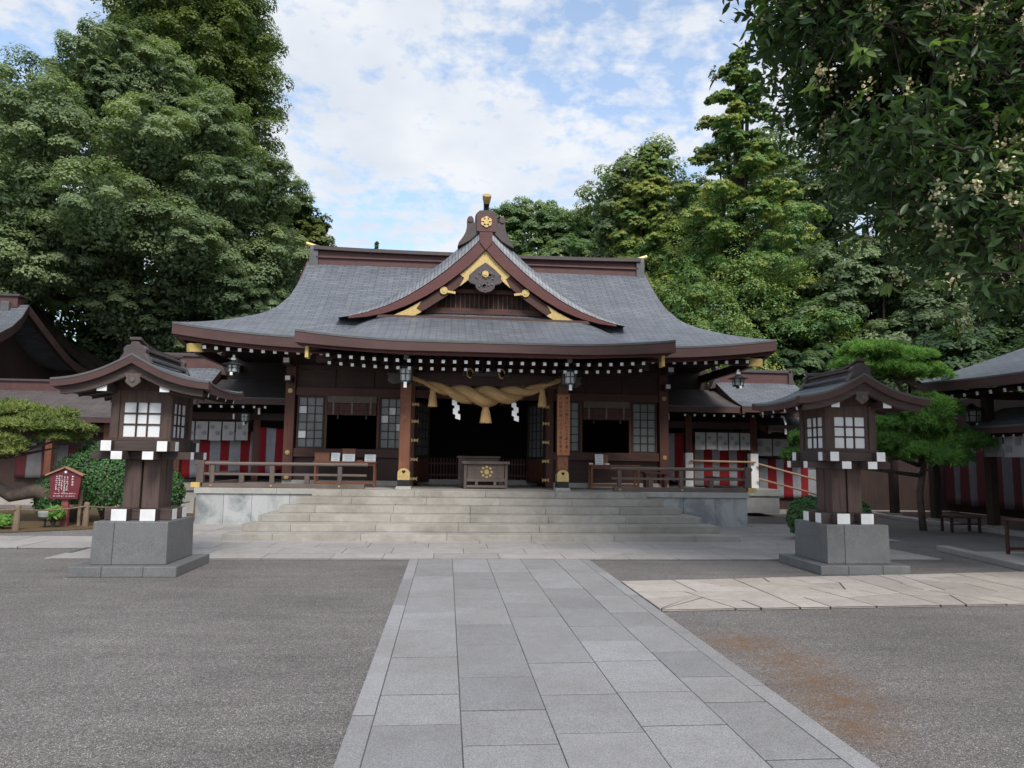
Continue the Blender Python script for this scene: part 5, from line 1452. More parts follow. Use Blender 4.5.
def make_left_buildings():
    t = thing('left_corridor', 'long low building with brown grey bark roof behind the left pine garden', 'corridor', (-15, 23, 0))
    strip_roof(t, -34, -8.7, 22.8, 2.72, 25.0, 3.72, mat='bark_roof')
    MB().box(-34, -8.8, 24.85, 25.15, 3.62, 3.95).build('ridge', 'ridge_red', t)
    MB().box(-34, -8.7, 24.78, 25.22, 3.952, 4.02).build('ridge_cap', 'ridge_tile', t)
    MB().box(-34, -9.2, 24.0, 24.1, .2, 3.0).build('wall', 'dark_wood_v', t)
    MB().box(-34, -9.0, 23.3, 23.45, 2.25, 2.45).build('beam', 'hall_wood_h', t)
    rafter_row(t, -16.5, -9.2, .62, 22.95, 2.42, .9, .18, .07)
    for x in (-16.5, -14.2, -12.3, -10.6, -9.2): MB().box(x-.1, x+.1, 23.28, 23.48, 0, 2.8).build('column', 'column_wood', t, bevel=.01)
    MB().box(-34, -9.0, 23.2, 24.0, 0.0, .25).build('floor_edge', 'granite_step', t)
    m = MB(); m.box(-13.6, -13.0, 23.92, 23.97, 1.0, 1.9).box(-11.6, -11.0, 23.92, 23.97, 1.0, 1.9); m.build('window', 'window_pane', t)
    cloth(-13.6, -11.2, 23.85, 1.85, .8, .4, 'dark red and grey striped curtain along the left building behind the pine', amp=.04, mat='shaded_striped_cloth')
    t = thing('left_hall', 'large dark hall with sweeping grey roof under the trees at the far left', 'hall', (-24, 28, 0))
    prof = [(28.0, 7.15), (27.3, 6.55), (26.6, 6.08), (25.9, 5.72), (25.2, 5.45), (24.4, 5.25), (23.6, 5.12)]
    xe = [-15.9, -15.72, -15.62, -15.6, -15.6, -15.58, -15.5]
    xs = np.linspace(0, 1, 10)
    f = [[(lerp(-36, e, u), y, z) for u in xs] for (y, z), e in zip(prof, xe)]
    MB().grid(f[::-1]).build('roof', 'copper_shingle', t, smooth=True)
    b = [[(p[0], 56-p[1], p[2]) for p in r] for r in f]
    MB().grid(b).build('roof', 'copper_shingle', t, smooth=True)
    for rows in (f, b):
        MB().board([Vector(r[-1])+Vector((.02, 0, -.02)) for r in rows], .34, (-.14, 0, 0)).build('bargeboard', 'dark_wood_v', t)
        MB().board([Vector(p)+Vector((0, 0, -.03)) for p in rows[-1]], .3, (0, .1 if rows is f else -.1, 0)).build('eave_board', 'fascia_wood', t)
    poly = [(y, z-.3) for y, z in prof[::-1]]+[(56-y, z-.3) for y, z in prof[1:]]+[(32.2, 0), (24.2, 0)]
    MB().prism(poly, -17.0, -16.9, 'x').build('gable_wall', 'dark_wood_v', t)
    MB().box(-36, -17.0, 25.0, 25.1, 0, 5.4).build('wall', 'dark_wood_v', t)
    MB().box(-36, -16.2, 27.78, 28.22, 7.0, 7.42).build('ridge', 'ridge_red', t)
    MB().box(-36, -16.1, 27.7, 28.3, 7.422, 7.50).build('ridge_cap', 'ridge_tile', t)
    MB().box(-16.7, -16.4, 27.6, 28.4, 6.75, 7.2).build('ridge_end', 'ridge_grey', t, bevel=.03)
make_left_buildings()

# ================================================================== GARDEN THINGS
def make_sign():
    x, y = -8.25, 16.4
    t = thing('notice_board', 'red house shaped notice board with white writing standing before the left bush', 'notice board', (x, y, 0))
    poly = [(x-.28, .60), (x+.28, .60), (x+.335, 1.12), (x, 1.265), (x-.335, 1.12)]
    b = MB().prism(poly, y-.02, y+.04).build('board', 'sign_red', t, bevel=.006)
    m = MB(); m.bar((x-.385, y-.02, 1.115), (x+.005, y-.02, 1.29), .12, .03).bar((x+.385, y-.02, 1.115), (x-.005, y-.02, 1.29), .12, .03); m.build('board_roof', 'sign_edge', t)
    MB().box(x-.075, x+.065, y+.045, y+.14, 0, 1.0).build('post', 'sign_post_red', t, bevel=.008)
    MB().box(x+.20, x+.26, y+.2, y+.26, 0, .8).bar((x+.03, y+.1, .45), (x+.24, y+.23, .45), .04, .05).build('brace', 'post_wood', t)
    # the writing is too small to read in the photograph: brush-like strokes in columns
    m = MB(); R = random.Random(9); yy = y-.024
    m.disc((x, yy, 1.185), .028, t=.004, n=14)
    def glyph(cx, cz, s):
        for _ in range(R.choice((2, 3, 3))):
            if R.random() < .5: z = cz+R.uniform(-.35, .35)*s; m.box(cx-.4*s, cx+.4*s, yy, yy+.003, z-.07*s, z+.07*s)
            else: q = cx+R.uniform(-.3, .3)*s; m.box(q-.07*s, q+.07*s, yy-.001, yy+.002, cz-.42*s, cz+.42*s)
    for k in range(4): glyph(x+.155, 1.085-k*.058, .05)
    for c in range(5):
        for k in range(7+(c % 2)): glyph(x-.175+c*.055, 1.09-k*.046-(.02 if c > 2 else 0), .043)
    for c in range(3):
        for j in range(5):
            cx = x-.20+c*.155+j*.028
            for r in range(2): glyph(cx, .72-r*.055, .026+.006*(j == 0))
    m.build('writing', 'white_paper', b)
make_sign()
def garden_fence():
    P = [(-13.2, 15.2), (-11.2, 15.25), (-8.72, 15.55), (-7.85, 16.55), (-6.9, 17.6), (-6.35, 19.0)]
    labs = ['wooden fence post at the left edge of the garden', 'wooden fence post left of the pine trunk by the garden edge', 'wooden fence post left of the red notice board', 'wooden fence post right of the red notice board', 'wooden fence post behind the left lantern plinth', 'wooden fence post by the wing base behind the left lantern']
    for (x, y), l in zip(P, labs):
        m = MB(); m.tube([(x, y, 0), (x+.01, y, .5), (x+.012, y, .53)], [.062, .06, .045], 10)
        props(m.build('fence_post', 'post_wood', None, origin=(x, y, 0)), l, 'fence post', 'round posts of the garden fence')
    m = MB(); pts = []
    for (a, b) in zip(P[:-1], P[1:]):
        for k in range(7): f = k/7; pts.append((lerp(a[0], b[0], f), lerp(a[1], b[1], f)-.065, .44-.05*sin(pi*f)))
    m.tube(pts, .018, 6); props(m.build('fence_rope', 'post_wood', None, origin=pts[0]), 'thin rope strung along the garden fence posts', 'rope')
garden_fence()
def garden_lamp():
    t = thing('garden_lamp', 'small grey garden spotlight on a stake left of the red notice board', 'garden lamp', (-8.5, 16.2, 0))
    MB().tube([(-8.5, 16.2, 0), (-8.5, 16.2, .22)], .02, 8).build('stake', 'black_iron', t)
    MB().lathe(-8.5, 16.2, [(.06, .20), (.13, .24), (.15, .34), (.13, .36)], 14).build('lamp_head', 'grey_plastic', t)
garden_lamp()
# ================================================================== TREES AND PLANTS
def leaf_mesh(name, mat, parent, C, Nn, S, tint, aspect=.55, shape='rhomb', shift=None, along=None):
    """C centres, Nn normals (k,3), S leaf lengths, tint 0..1 per leaf"""
    C = np.asarray(C, float); n = len(C)
    Nn = Nn/(np.linalg.norm(Nn, axis=1, keepdims=True)+1e-9)
    if along is None: along = rng.normal(size=(n, 3))
    a = along - Nn*(along*Nn).sum(1, keepdims=True); a /= np.linalg.norm(a, axis=1, keepdims=True)+1e-9
    b = np.cross(Nn, a)
    L = np.asarray(S)[:, None]*a*.5; Wd = np.asarray(S)[:, None]*b*.5*aspect; U = Nn*np.asarray(S)[:, None]
    if shape == 'rhomb':
        V = np.stack([C-L, C-.1*L+Wd-.07*U, C+L-.05*U, C-.1*L-Wd-.07*U], 1); F = np.array([[0, 1, 2, 3]]); nv = 4
    elif shape == 'long':      # folded along the midrib and drooping at the tip
        V = np.stack([C-L, C-.35*L+.9*Wd+.05*U, C+.3*L+Wd*.85+.02*U, C+L-.10*U, C+.3*L-Wd*.85+.02*U, C-.35*L-.9*Wd+.05*U, C-.35*L-.02*U, C+.3*L-.04*U], 1)
        F = np.array([[0, 6, 1, 1], [0, 5, 6, 6], [6, 7, 2, 1], [5, 4, 7, 6], [7, 3, 2, 2], [4, 3, 7, 7]]); nv = 8
    V = V.reshape(-1, 3)
    if shift is not None: V = V-np.asarray(shift)
    idx = (np.arange(n)*nv)[:, None, None]
    if shape == 'rhomb':
        loops = (F[None]+idx).reshape(-1); sizes = np.full(n, 4)
    else:
        tl = []; sz = []
        for f in F:
            q = list(dict.fromkeys(f.tolist())); tl += q; sz.append(len(q))
        loops = (np.array(tl)[None]+idx[:, :, 0]).reshape(-1); sizes = np.tile(sz, n)
    starts = np.concatenate([[0], np.cumsum(sizes)[:-1]])
    me = bpy.data.meshes.new(name)
    me.vertices.add(len(V)); me.vertices.foreach_set('co', V.astype(np.float32).ravel())
    me.loops.add(len(loops)); me.loops.foreach_set('vertex_index', loops.astype(np.int32))
    me.polygons.add(len(sizes)); me.polygons.foreach_set('loop_start', starts.astype(np.int32))
    try: me.polygons.foreach_set('loop_total', sizes.astype(np.int32))
    except Exception: pass
    me.update(calc_edges=True)
    at = me.attributes.new('tint', 'FLOAT', 'POINT'); at.data.foreach_set('value', np.repeat(np.clip(tint, 0, 1), nv).astype(np.float32))
    me.materials.append(MATS[mat])
    o = bpy.data.objects.new(name, me); COL.objects.link(o)
    if parent is not None: o.parent = parent
    return o
def sphere_pts(n):
    k = np.arange(n)+.5; ph = np.arccos(1-2*k/n); th = pi*(1+5**.5)*k
    return np.stack([np.cos(th)*np.sin(ph), np.sin(th)*np.sin(ph), np.cos(ph)], 1)
CAM = np.array([0, 0, 1.6])
def clumps_on(center, rad, nclump, low=-.35, facing=-.35, jitter=.22):
    c = np.array(center, float); r = np.array(rad, float)
    d = sphere_pts(nclump)+rng.normal(size=(nclump, 3))*jitter; d /= np.linalg.norm(d, axis=1, keepdims=True)
    tocam = (CAM-c)/np.linalg.norm(CAM-c)
    k = (d[:, 2] > low) & (d@tocam > facing)
    d = d[k]; return c+d*r*rng.uniform(.84, 1.05, (len(d), 1)), d
def foliage(lobes, leaf, per_clump, nclump, clump_r, droop=0.0, low=-.35, facing=-.35, flat=.75, rand=.5, inner=.12):
    """lobes [(centre, radii, tint)] -> arrays of leaves"""
    C, N, S, T = [], [], [], []
    for (c, r, tint) in lobes:
        r = np.array(r)*np.ones(3); rm = r.mean()
        pc, d = clumps_on(c, r, nclump, low, facing)
        for p, dd in zip(pc, d):
            cr = clump_r*rm*rng.uniform(.7, 1.3); m = int(per_clump*rng.uniform(.7, 1.3))
            q = rng.normal(size=(m, 3)); q /= np.linalg.norm(q, axis=1, keepdims=True)
            q[:, 2] = np.where(q[:, 2] < -.25, -q[:, 2]*.6, q[:, 2])
            rr = rng.uniform(.55, 1.0, (m, 1))**.6
            pos = p+q*rr*cr*np.array([1, 1, flat])
            if droop: pos[:, 2] -= droop*cr*(np.linalg.norm(q[:, :2], axis=1)**2)*rr[:, 0]
            C.append(pos); N.append(q*.9+np.array([0, 0, .55])+dd*.5+rng.normal(size=(m, 3))*rand*.55)
            S.append(leaf*rng.uniform(.65, 1.35, m)); T.append(tint+rng.normal()*.13+rng.normal(size=m)*.13)
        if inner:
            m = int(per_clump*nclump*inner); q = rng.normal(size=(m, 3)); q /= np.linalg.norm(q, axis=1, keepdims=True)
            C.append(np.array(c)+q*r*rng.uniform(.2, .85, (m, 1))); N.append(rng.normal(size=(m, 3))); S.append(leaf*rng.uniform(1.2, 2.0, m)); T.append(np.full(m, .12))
    return np.concatenate(C), np.concatenate(N), np.concatenate(S), np.concatenate(T)
def trunk_mesh(t, base, top, r0, limbs, mat='bark'):
    b = Vector(base); tp = Vector(top); m = MB(); R = random.Random(int(abs(base[0])*100)); n = 9
    pts = []; rr = []
    for i in range(n):
        f = i/(n-1); p = b.lerp(tp, f)+Vector((R.uniform(-1, 1), R.uniform(-1, 1), 0))*r0*.5*(f > 0)*(f < 1); pts.append(p); rr.append(r0*(1.35-.35*min(1, f*8) if f < .13 else 1-.75*f))
    m.tube(pts, rr, 10); m.build('trunk', mat, t, smooth=True)
    m = MB()
    for q in limbs:
        q = Vector(q); f = R.uniform(.25, .75); s = b.lerp(tp, f); s.z = min(s.z, q.z-.1*(q-s).length)
        mid = s.lerp(q, .5)+Vector((0, 0, -.12*(q-s).length*R.uniform(.2, 1)))
        m.tube([s, mid, q], [r0*.38, r0*.24, r0*.09], 6)
    if limbs: m.build('limbs', mat, t, smooth=True)
def env_lobes(center, rad, n, lr, tint=.5, low=-.6, facing=-.5, squash=.95):
    c = np.array(center, float); r = np.array(rad, float)
    p, d = clumps_on(c, r*(1-lr*.52), n, low, facing, .16)
    return [(q, np.array([1, 1, squash])*r.mean()*lr*rng.uniform(.7, 1.3), tint+rng.normal()*.17) for q in p]
def tree(name, label, base, top, r0, lobes, leaf, mat, per, ncl, cr, cat='tree', group=None, aspect=.6, droop=0., low=-.35, facing=-.35, bark='bark', limb_n=10, inner=.2, flat=.85):
    t = thing(name, label, cat, base, group)
    C, N, S, T = foliage(lobes, leaf, per, ncl, cr, droop, low, facing, flat, inner=inner)
    leaf_mesh('crown', mat, t, C, N, S, T, aspect, shift=base)
    k = max(1, len(lobes)//limb_n)
    trunk_mesh(t, base, top, r0, [l[0] for l in lobes[::k]], bark)
    return t
BG = 'big trees around the shrine'
def make_big_trees():
    # broad camphor on the left
    L = env_lobes((-15.4, 34, 12.4), (7.6, 6.5, 7.1), 40, .27, .55)
    L += env_lobes((-16.0, 34, 17.6), (3.4, 3.0, 3.6), 26, .40, .58); L += [((-15.8, 34, 17.5), (2.2, 2.2, 2.4), .5)]
    L += env_lobes((-10.2, 35, 10.0), (2.7, 3.5, 3.6), 12, .40, .5)
    L += env_lobes((-15.5, 32, 9.6), (7.2, 4.0, 3.4), 14, .34, .5)
    L += env_lobes((-18.0, 31.5, 8.6), (5.0, 3.0, 2.9), 16, .40, .55)
    L += env_lobes((-10.5, 33.5, 7.2), (3.0, 2.4, 2.8), 12, .42, .4)
    L += env_lobes((-20.6, 33, 13.2), (3.0, 3.0, 3.4), 12, .4, .5)
    tree('camphor_tree', 'huge rounded camphor tree filling the upper left behind the left lantern', (-14.9, 34.5, 0), (-14.8, 34.5, 15), .75, L, .125, 'leaf_camphor', 300, 40, .30, group=BG)
    L = []
    for k in range(20):
        f = k/19; z = 36.5-21*f; w = 1.2+3.3*min(1, f*2.2)
        for j in range(4):
            a = k*2.4+j*pi/2; L.append(((-16.2+w*.75*cos(a), 43+w*.75*sin(a), z+rng.normal()*.4), (w*.36+.5, w*.36+.5, w*.30+.5), .55+rng.normal()*.15))
    tree('tall_tree', 'tall narrow olive green tree rising behind the camphor to the top of the picture', (-16.2, 43, 0), (-16.2, 43, 35), .6, L, .17, 'leaf_tall', 230, 26, .40, group=BG, droop=.3)
    L = env_lobes((-8.5, 39, 12.0), (1.9, 1.9, 3.9), 16, .42, .62)
    tree('round_tree', 'small yellowish green tree at the right foot of the camphor beside the hall roof', (-8.6, 39, 0), (-8.6, 39, 13), .3, L, .17, 'leaf_tall', 130, 28, .36, group=BG)
    L = env_lobes((-26.5, 38, 12.6), (5.0, 4.5, 6.0), 24, .30, .45)
    tree('evergreen_tree', 'dark evergreen tree at the far left edge behind the camphor', (-26, 38, 0), (-26, 38, 13), .6, L, .21, 'leaf_camphor', 130, 30, .34, group=BG)
    # dark undergrowth trees that close the gaps under the crowns
    for (x, y, r, h, lab) in ((-22, 41, 6, 12, 'dark evergreen behind the large left hall'), (-12.5, 41, 5.5, 12, 'dark evergreen below the camphor behind the left lantern roof'), (-3.5, 46, 5, 9, 'dark evergreen hidden behind the main hall roof at left of centre')):
        L = env_lobes((x, y, h*.55), (r, r*.7, h*.56), 30, .34, .35, low=-.9)
        tree('evergreen_tree', lab, (x, y, 0), (x, y, h), .35, L, .28, 'leaf_dark', 90, 26, .38, group=BG, low=-.8)
    # ginkgo on the right: tiers of drooping sprays
    def ginkgo(x, y, h, w, label, seed, tmid=.6):
        global rng
        R = np.random.default_rng(seed); L = []
        n = 74
        for k in range(n):
            f = (k+.5)/n; z = h*(1-.80*f)
            spread = w*(.05+.98*min(1, f*1.2)**1.0)
            a = k*2.399+R.normal()*.3
            if sin(a) > .75: continue
            rr = spread*R.uniform(.55, 1.05)
            for q in (.45, .75, 1.0):
                s = (.30+.62*f)*R.uniform(.7, 1.15)*1.1
                L.append(((x+rr*q*cos(a), y+rr*q*sin(a), z+.30*rr*q*.5-.22*(rr*q)**2/w+R.normal()*.2), (s*1.15, s*1.15, s*.60), tmid+.22*(q-.6)+R.normal()*.16))
        L += env_lobes((x+.2, y-1.6, h*.30), (w*.9, 2.6, h*.22), 30, .33, tmid-.05); L += env_lobes((x, y+.6, h*.52), (w*.55, 1.6, h*.24), 22, .36, tmid-.1)
        return tree('ginkgo_tree', label, (x, y, 0), (x, y, h*.97), .45, L, .115, 'leaf_ginkgo', 125, 18, .47, group=BG, droop=.55, limb_n=34, inner=.05, flat=.55, low=-.6)
    ginkgo(14.6, 34, 22.8, 6.3, 'tall pointed yellow green ginkgo right of the main roof', 5)
    ginkgo(10.8, 37, 18.8, 4.0, 'smaller yellowing ginkgo between the main roof ridge and the tall ginkgo', 9, .75)
    L = env_lobes((11.6, 40, 14.6), (3.4, 3, 5.2), 18, .36, .45)
    tree('camphor_tree', 'dark rounded tree behind the smaller ginkgo', (11.6, 40, 0), (11.6, 40, 15), .4, L, .2, 'leaf_camphor', 120, 28, .36, group=BG)
    L = env_lobes((20.0, 42, 15), (5.5, 4, 8), 24, .32, .5)
    tree('camphor_tree', 'rounded green tree behind the tall ginkgo on its right', (20, 42, 0), (20, 42, 16), .5, L, .22, 'leaf_camphor', 120, 28, .36, group=BG)
    # distant crowns over the ridge
    for (x, y, z, r, h, lab, tn) in ((6.6, 56, 18.4, 4.0, 3.6, 'distant rounded tree just right of the gable crest', .6), (11.6, 54, 17.6, 3.6, 3.6, 'distant rounded tree over the right part of the roof ridge', .55), (15.0, 52, 18.5, 3.4, 4.4, 'distant dark tree left of the smaller ginkgo', .4), (8.6, 50, 14.0, 3.6, 2.8, 'pale green distant tree low over the ridge right of the gable', .75)):
        L = env_lobes((x, y, z), (r, r*.8, h), 24, .40, tn); L += env_lobes((x, y, z-h*1.3), (r*1.05, r*.7, h), 16, .42, tn)
        tree('distant_tree', lab, (x, y, 0), (x, y, z), .4, L, .22, 'leaf_far', 170, 20, .42, group=BG)
    L = []
    for k in range(9): w = .1+.13*k; L.append(((-6.2, 58, 19.0-k*.5), (w, w, .35), .6))
    tree('conifer_tip', 'tiny pointed conifer top above the left part of the roof ridge', (-6.2, 58, 0), (-6.2, 58, 19), .25, L, .2, 'leaf_far', 40, 10, .5, group=BG)
    # dark wood on the right
    for (x, y, z, rx, rz, h, lab, mt, tn) in (
        (20.5, 32, 7.0, 4.6, 5.4, 11, 'mid green tree below the tall ginkgo behind the right lantern', 'leaf_camphor', .42),
        (27.0, 33, 8.0, 5.5, 7.0, 14, 'dark tree behind the side hall roof at the right', 'leaf_dark', .5),
        (33.5, 31, 8.5, 5.5, 8.0, 15, 'dark tree at the far right behind the side hall', 'leaf_dark', .45),
        (31.0, 38, 12.0, 6.5, 9.0, 18, 'tall dark tree behind the side hall roof near the right picture edge', 'leaf_dark', .5),
        (25.0, 40, 15.0, 6.5, 7.0, 20, 'tall dark tree behind the right end of the court', 'leaf_dark', .55),
        (15.6, 29.5, 3.6, 2.6, 3.0, 5, 'low leafy tree behind the right wing roof', 'leaf_dark', .8),
        (20.0, 26.5, 3.4, 3.2, 3.2, 5.5, 'low dark tree behind the pine at the right', 'leaf_dark', .5),
        (25.0, 24, 4.5, 3.6, 4.2, 8, 'dark bushy tree behind the side hall', 'leaf_dark', .45)):
        L = env_lobes((x, y, z), (rx, rx*.75, rz), 26, .34, tn, low=-.9)
        tree('wood_tree', lab, (x, y, 0), (x, y, h*.8), .4, L, .19, mt, 170, 26, .40, group=BG, low=-.7)
make_big_trees()
def far_wood():
    L = []
    for (x0, x1, y, zt) in ((12, 62, 58, 17), (-64, -9, 60, 13), (-9, 3, 62, 9), (3, 17, 61, 19)):
        x = x0
        while x < x1:
            z = 1.5
            while z < zt*rng.uniform(.8, 1.1):
                L.append(((x+rng.normal()*.8, y+rng.normal()*1.5, z), (2.4, 2.2, 1.9), .35+rng.normal()*.15)); z += 2.4
            x += 2.9
    C, N, S, T = foliage(L, .40, 60, 16, .42, low=-.8)
    o = leaf_mesh('far_wood', 'leaf_dark', None, C, N, S, T, .65)
    props(o, 'dark wood closing the background behind the shrine buildings', 'wood', None, 'stuff')
far_wood()

def pine_pad(pads, tuft, per, mat, t, base):
    Q = []
    for (c, r, tn) in pads:
        k = 9
        for j in range(k):
            a = 2.4*j+c[0]*7; f = ((j+.5)/k)**.5*.80
            Q.append(((c[0]+r[0]*f*cos(a), c[1]+r[1]*f*sin(a), c[2]+r[2]*.75*(1-f*f)+rng.normal()*.04), (r[0]*rng.uniform(.28, .42), r[1]*rng.uniform(.30, .42), r[2]*rng.uniform(.42, .62)), tn+rng.normal()*.13))
    pads = Q
    C, N, S, T, A = [], [], [], [], []
    for (c, r, tn) in pads:
        r = np.array(r, float); area = r[0]*r[1]*3.0+1.2*r[2]*(r[0]+r[1]); n = int(area*per)
        d = rng.normal(size=(n, 3)); d /= np.linalg.norm(d, axis=1, keepdims=True); d[:, 2] = np.where(d[:, 2] < -.15, -d[:, 2], d[:, 2])
        lump = 1+.10*np.sin(d[:, 0]*9+c[0]*3)*np.cos(d[:, 1]*8+c[1])+.06*rng.normal(size=n)
        p = np.array(c)+d*r*lump[:, None]
        tt = tn+rng.normal(size=n)*.14
        for k in range(9):
            dirn = d*np.array([.55, .55, .5])+np.array([0, 0, .55])+rng.normal(size=(n, 3))*.45; dirn /= np.linalg.norm(dirn, axis=1, keepdims=True)
            s = tuft*rng.uniform(.7, 1.4, n)
            C.append(p+dirn*s[:, None]*.5); A.append(dirn); N.append(rng.normal(size=(n, 3))+np.array([0, -.5, .5])); S.append(s); T.append(tt+rng.normal(size=n)*.1)
    return leaf_mesh('crown', mat, t, np.concatenate(C), np.concatenate(N), np.concatenate(S), np.concatenate(T), .13, shift=base, along=np.concatenate(A))
def make_pines():
    base = (11.6, 16.6, 0)
    t = thing('pine_tree', 'cloud pruned bright green pine in front of the side hall at the right', 'pine', base)
    P = [((10.5, 16.6, 4.15), (.85, .7, .34), .75), ((11.3, 16.7, 4.0), (.8, .7, .36), .7), ((11.9, 16.8, 3.72), (.6, .6, .26), .65), ((10.9, 16.4, 3.72), (.85, .6, .25), .55), ((10.0, 16.7, 3.9), (.5, .5, .22), .6),
         ((11.7, 16.3, 2.55), (.75, .7, .55), .5), ((11.0, 16.2, 2.25), (.9, .8, .55), .5), ((12.2, 16.2, 1.85), (.8, .7, .5), .48), ((10.4, 16.3, 1.8), (.8, .7, .5), .48), ((11.4, 16.0, 1.55), (.95, .8, .5), .5), ((12.6, 16.5, 1.95), (.5, .5, .25), .45),
         ((9.5, 17.2, 2.75), (.5, .5, .25), .6), ((9.2, 17.3, 2.05), (.55, .5, .3), .45), ((9.1, 17.3, 1.55), (.6, .55, .32), .4)]
    pine_pad(P, .12, 420, 'needle', t, base)
    m = MB(); m.tube([(11.6, 16.6, 0), (11.55, 16.6, .9), (11.75, 16.65, 1.7), (11.5, 16.7, 2.6), (11.3, 16.7, 3.4), (11.0, 16.7, 3.85)], [.085, .075, .07, .065, .05, .03], 9); m.build('trunk', 'pine_bark', t, smooth=True)
    m = MB()
    for c, r, _ in P:
        z = max(1.3, min(3.6, c[2]-.22)); m.tube([(11.6, 16.65, z), lerp_v((11.6, 16.65, z), c, .5, .05), (c[0], c[1], c[2]-.1)], [.06, .04, .015], 6)
    m.build('limbs', 'pine_bark', t, smooth=True)
    base = (-9.9, 17.3, 0)
    t = thing('pine_tree', 'old leaning olive green pine with a curved trunk in the left garden', 'pine', base)
    P = [((-9.9, 17.2, 2.35), (.75, .6, .27), .65), ((-9.1, 17.1, 2.15), (.75, .55, .24), .6), ((-9.6, 16.7, 2.0), (.8, .5, .22), .7), ((-8.6, 17.0, 2.02), (.55, .5, .2), .55), ((-10.6, 17.0, 2.3), (.8, .6, .28), .6), ((-9.8, 16.5, 1.72), (.6, .4, .2), .85), ((-8.85, 17.2, 1.80), (.6, .5, .2), .45), ((-11.3, 17.0, 2.2), (.8, .6, .3), .55), ((-9.55, 16.45, 1.52), (.3, .3, .16), .85)]
    pine_pad(P, .11, 380, 'needle_olive', t, base)
    m = MB(); m.tube([(-8.5, 17.6, .05), (-8.9, 17.5, .55), (-9.35, 17.3, .72), (-9.8, 17.2, .62), (-10.2, 17.2, .85), (-10.5, 17.2, 1.4), (-10.2, 17.2, 2.0)], [.15, .16, .16, .15, .14, .12, .08], 10); m.build('trunk', 'pine_bark', t, smooth=True)
    m = MB()
    for c, r, _ in P: m.tube([(-10.4, 17.2, 1.4), lerp_v((-10.4, 17.2, 1.4), c, .5, -.05), (c[0], c[1], c[2]-.08)], [.06, .04, .015], 6)
    m.build('limbs', 'pine_bark', t, smooth=True)
def lerp_v(a, b, t, dz): return tuple(lerp(p, q, t)+(dz if i == 2 else 0) for i, (p, q) in enumerate(zip(a, b)))
make_pines()
def bush(name, label, c, r, n, leaf=.07, mat='leaf_bush', tint=.5, cat='bush', group=None):
    base = (c[0], c[1], 0); t = thing(name, label, cat, base, group)
    d = rng.normal(size=(n, 3)); d /= np.linalg.norm(d, axis=1, keepdims=True); d[:, 2] = np.where(d[:, 2] < -.7, -d[:, 2], d[:, 2])
    lump = 1+.09*np.sin(d[:, 0]*8+c[0])*np.cos(d[:, 1]*7)+.05*rng.normal(size=n)
    p = np.array(c)+d*np.array(r)*lump[:, None]; p[:, 2] = np.maximum(p[:, 2], .03)
    leaf_mesh('foliage', mat, t, p, d+rng.normal(size=(n, 3))*.5, leaf*rng.uniform(.6, 1.4, n), tint+rng.normal(size=n)*.2, .5, shift=base)
    m = MB()
    for k in range(5): a = k*1.26; m.tube([(c[0], c[1], 0), (c[0]+r[0]*.5*cos(a), c[1]+r[1]*.5*sin(a), c[2]+r[2]*.4)], [.03, .012], 5)
    m.build('stems', 'twig', t); return t
bush('clipped_bush', 'large rounded dark green bush behind the red notice board', (-7.95, 17.6, .95), (1.0, .8, .85), 16000)
bush('clipped_bush', 'low dark bush between the notice board and the left lantern', (-7.0, 17.9, .7), (.65, .6, .62), 8000)
bush('clipped_bush', 'dark green mound beside the pine trunk at the left', (-9.0, 17.9, .6), (.6, .6, .55), 7000)
bush('clipped_bush', 'small clipped green bush left of the right lantern plinth', (7.55, 14.4, .45), (.42, .42, .42), 5000)
bush('clipped_bush', 'small clipped green bush right of the right lantern posts', (8.75, 14.8, .42), (.38, .38, .40), 4500)
bush('low_plant', 'small leafy plant beside the garden spotlight', (-8.36, 16.25, .30), (.2, .15, .14), 500, .1, 'needle', .6, 'plant')
bush('low_plant', 'small leafy plant at the left edge of the mossy garden', (-9.2, 15.9, .16), (.25, .2, .12), 500, .1, 'needle', .6, 'plant')

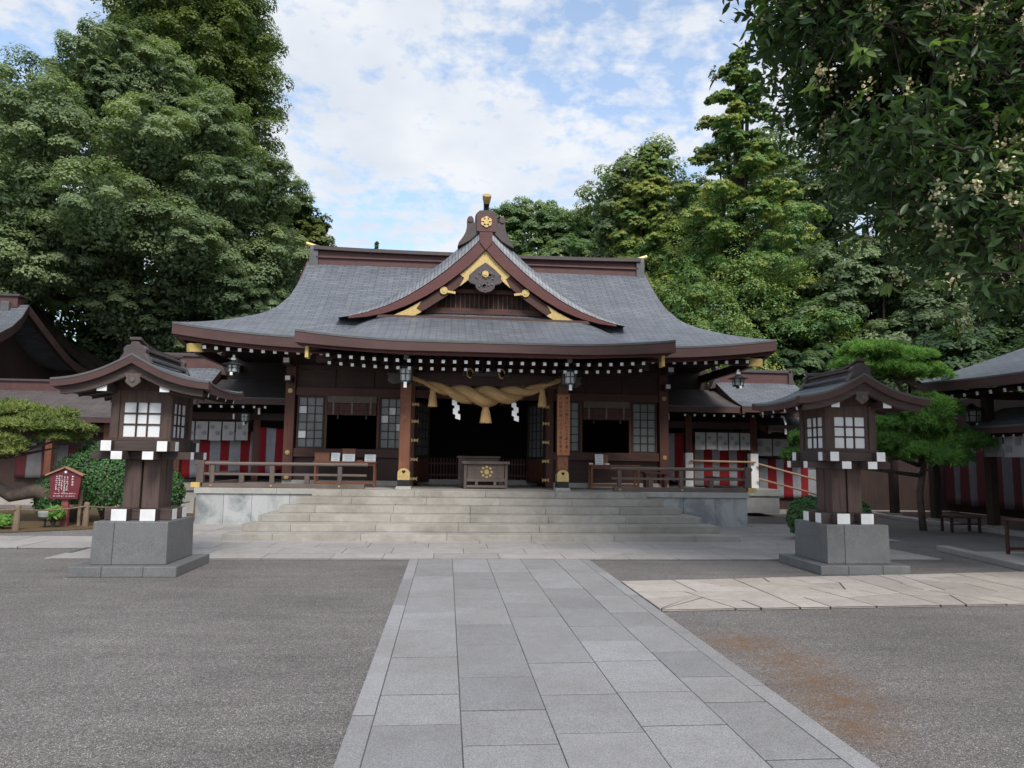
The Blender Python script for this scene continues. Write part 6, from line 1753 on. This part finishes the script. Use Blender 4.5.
def make_near_tree():
    """loquat-like tree: its trunk stands right of the picture, the boughs hang into the upper right corner"""
    R = np.random.default_rng(21)
    base = (11.6, 8.2, 0)
    t = thing('loquat_tree', 'near broad leaved tree with pale blossom clusters hanging into the upper right corner', 'tree', base)
    m = MB(); m.tube([(11.6, 8.2, 0), (11.5, 8.3, 2), (11.0, 8.5, 4), (10.6, 8.7, 6.5), (10.3, 8.8, 9)], [.34, .28, .24, .18, .08], 12); m.build('trunk', 'bark', t, smooth=True)
    m = MB(); tips = []
    # the crown's underside climbs towards the trunk side; bough ends fill the crown above it
    ends = []
    while len(ends) < 300:
        x, y, z = 4.0+10.5*R.random()**1.6, R.uniform(7.0, 10.6), R.uniform(3.3, 10.5)
        k = 9.0/y; xs, zs = x*k, 1.6+(z-1.6)*k
        zlow = float(np.interp(xs, [4.2, 4.65, 4.95, 5.35, 5.9, 6.6, 7.7, 9, 12], [8.7, 7.8, 6.7, 5.75, 5.05, 4.6, 4.05, 3.8, 3.6]))
        if zs > zlow: ends.append((x, y, z))
    for e in ends:
        e = Vector(e); s = Vector((10.9, 8.5, min(6.5, max(3.2, e.z*.75)))); mid = s.lerp(e, .55)+Vector((0, 0, .35))
        m.tube([s, s.lerp(mid, .5)+Vector((0, 0, .15)), mid, e.lerp(mid, .3), e], [.075, .055, .04, .024, .010], 6)
        for k in range(26):
            f = R.uniform(.35, 1.05); p = (mid.lerp(e, (f-.35)/.65) if f > .35 else mid)
            q = p+Vector(R.normal(size=3))*Vector((.42, .42, .40)).length*.55
            m.tube([p, p.lerp(q, .6)+Vector((0, 0, .04)), q], [.011, .008, .005], 4, cap=False); tips.append((q, (q-p).normalized()))
    m.build('limbs', 'twig', t)
    C, N, S, T, A = [], [], [], [], []; BC, BN, BS, BT = [], [], [], []
    for q, d in tips:
        q = np.array(q); d = np.array(d)*.5+np.array([0, 0, .15]); d /= np.linalg.norm(d)
        n = int(R.uniform(6, 11)); tn = .40+R.normal()*.24
        for k in range(n):
            a = R.normal(size=3); a -= d*(a@d); a /= np.linalg.norm(a)+1e-9
            dirn = a*.85+d*.45+np.array([0, 0, -.28]); dirn /= np.linalg.norm(dirn); s = R.uniform(.13, .24)
            C.append(q+dirn*s*.55); A.append(dirn); nn = d*.7+np.array([0, 0, .6])+R.normal(size=3)*.25; N.append(nn); S.append(s); T.append(tn+R.normal()*.12)
        if R.random() < .42:
            mth = int(R.uniform(16, 36)); c0 = q+np.array([-.05, -.12, .02])+R.normal(size=3)*.03
            for k in range(mth): BC.append(c0+R.normal(size=3)*np.array([.045, .045, .055])); BN.append(R.normal(size=3)); BS.append(R.uniform(.028, .055)); BT.append(.45+R.normal()*.2)
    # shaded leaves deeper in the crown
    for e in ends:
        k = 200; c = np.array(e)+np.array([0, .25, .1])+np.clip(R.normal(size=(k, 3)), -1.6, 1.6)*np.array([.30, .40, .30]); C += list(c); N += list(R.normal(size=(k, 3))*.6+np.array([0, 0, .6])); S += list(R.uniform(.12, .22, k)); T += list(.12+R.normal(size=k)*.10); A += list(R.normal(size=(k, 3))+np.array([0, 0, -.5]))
    global rng
    leaf_mesh('crown', 'leaf_loquat', t, np.array(C), np.array(N), np.array(S), np.array(T), .36, 'long', shift=base, along=np.array(A))
    leaf_mesh('blossom', 'blossom', t, np.array(BC), np.array(BN), np.array(BS), np.array(BT), .9, shift=base)
    # a few withered orange leaves
    k = 12; idx = R.integers(0, len(tips), k); P = np.array([np.array(tips[i][0]) for i in idx])
    leaf_mesh('withered_leaf', 'straw', t, P-np.array([0, 0, .08]), R.normal(size=(k, 3)), R.uniform(.10, .16, k), np.full(k, .5), .45, 'long', shift=base)
make_near_tree()
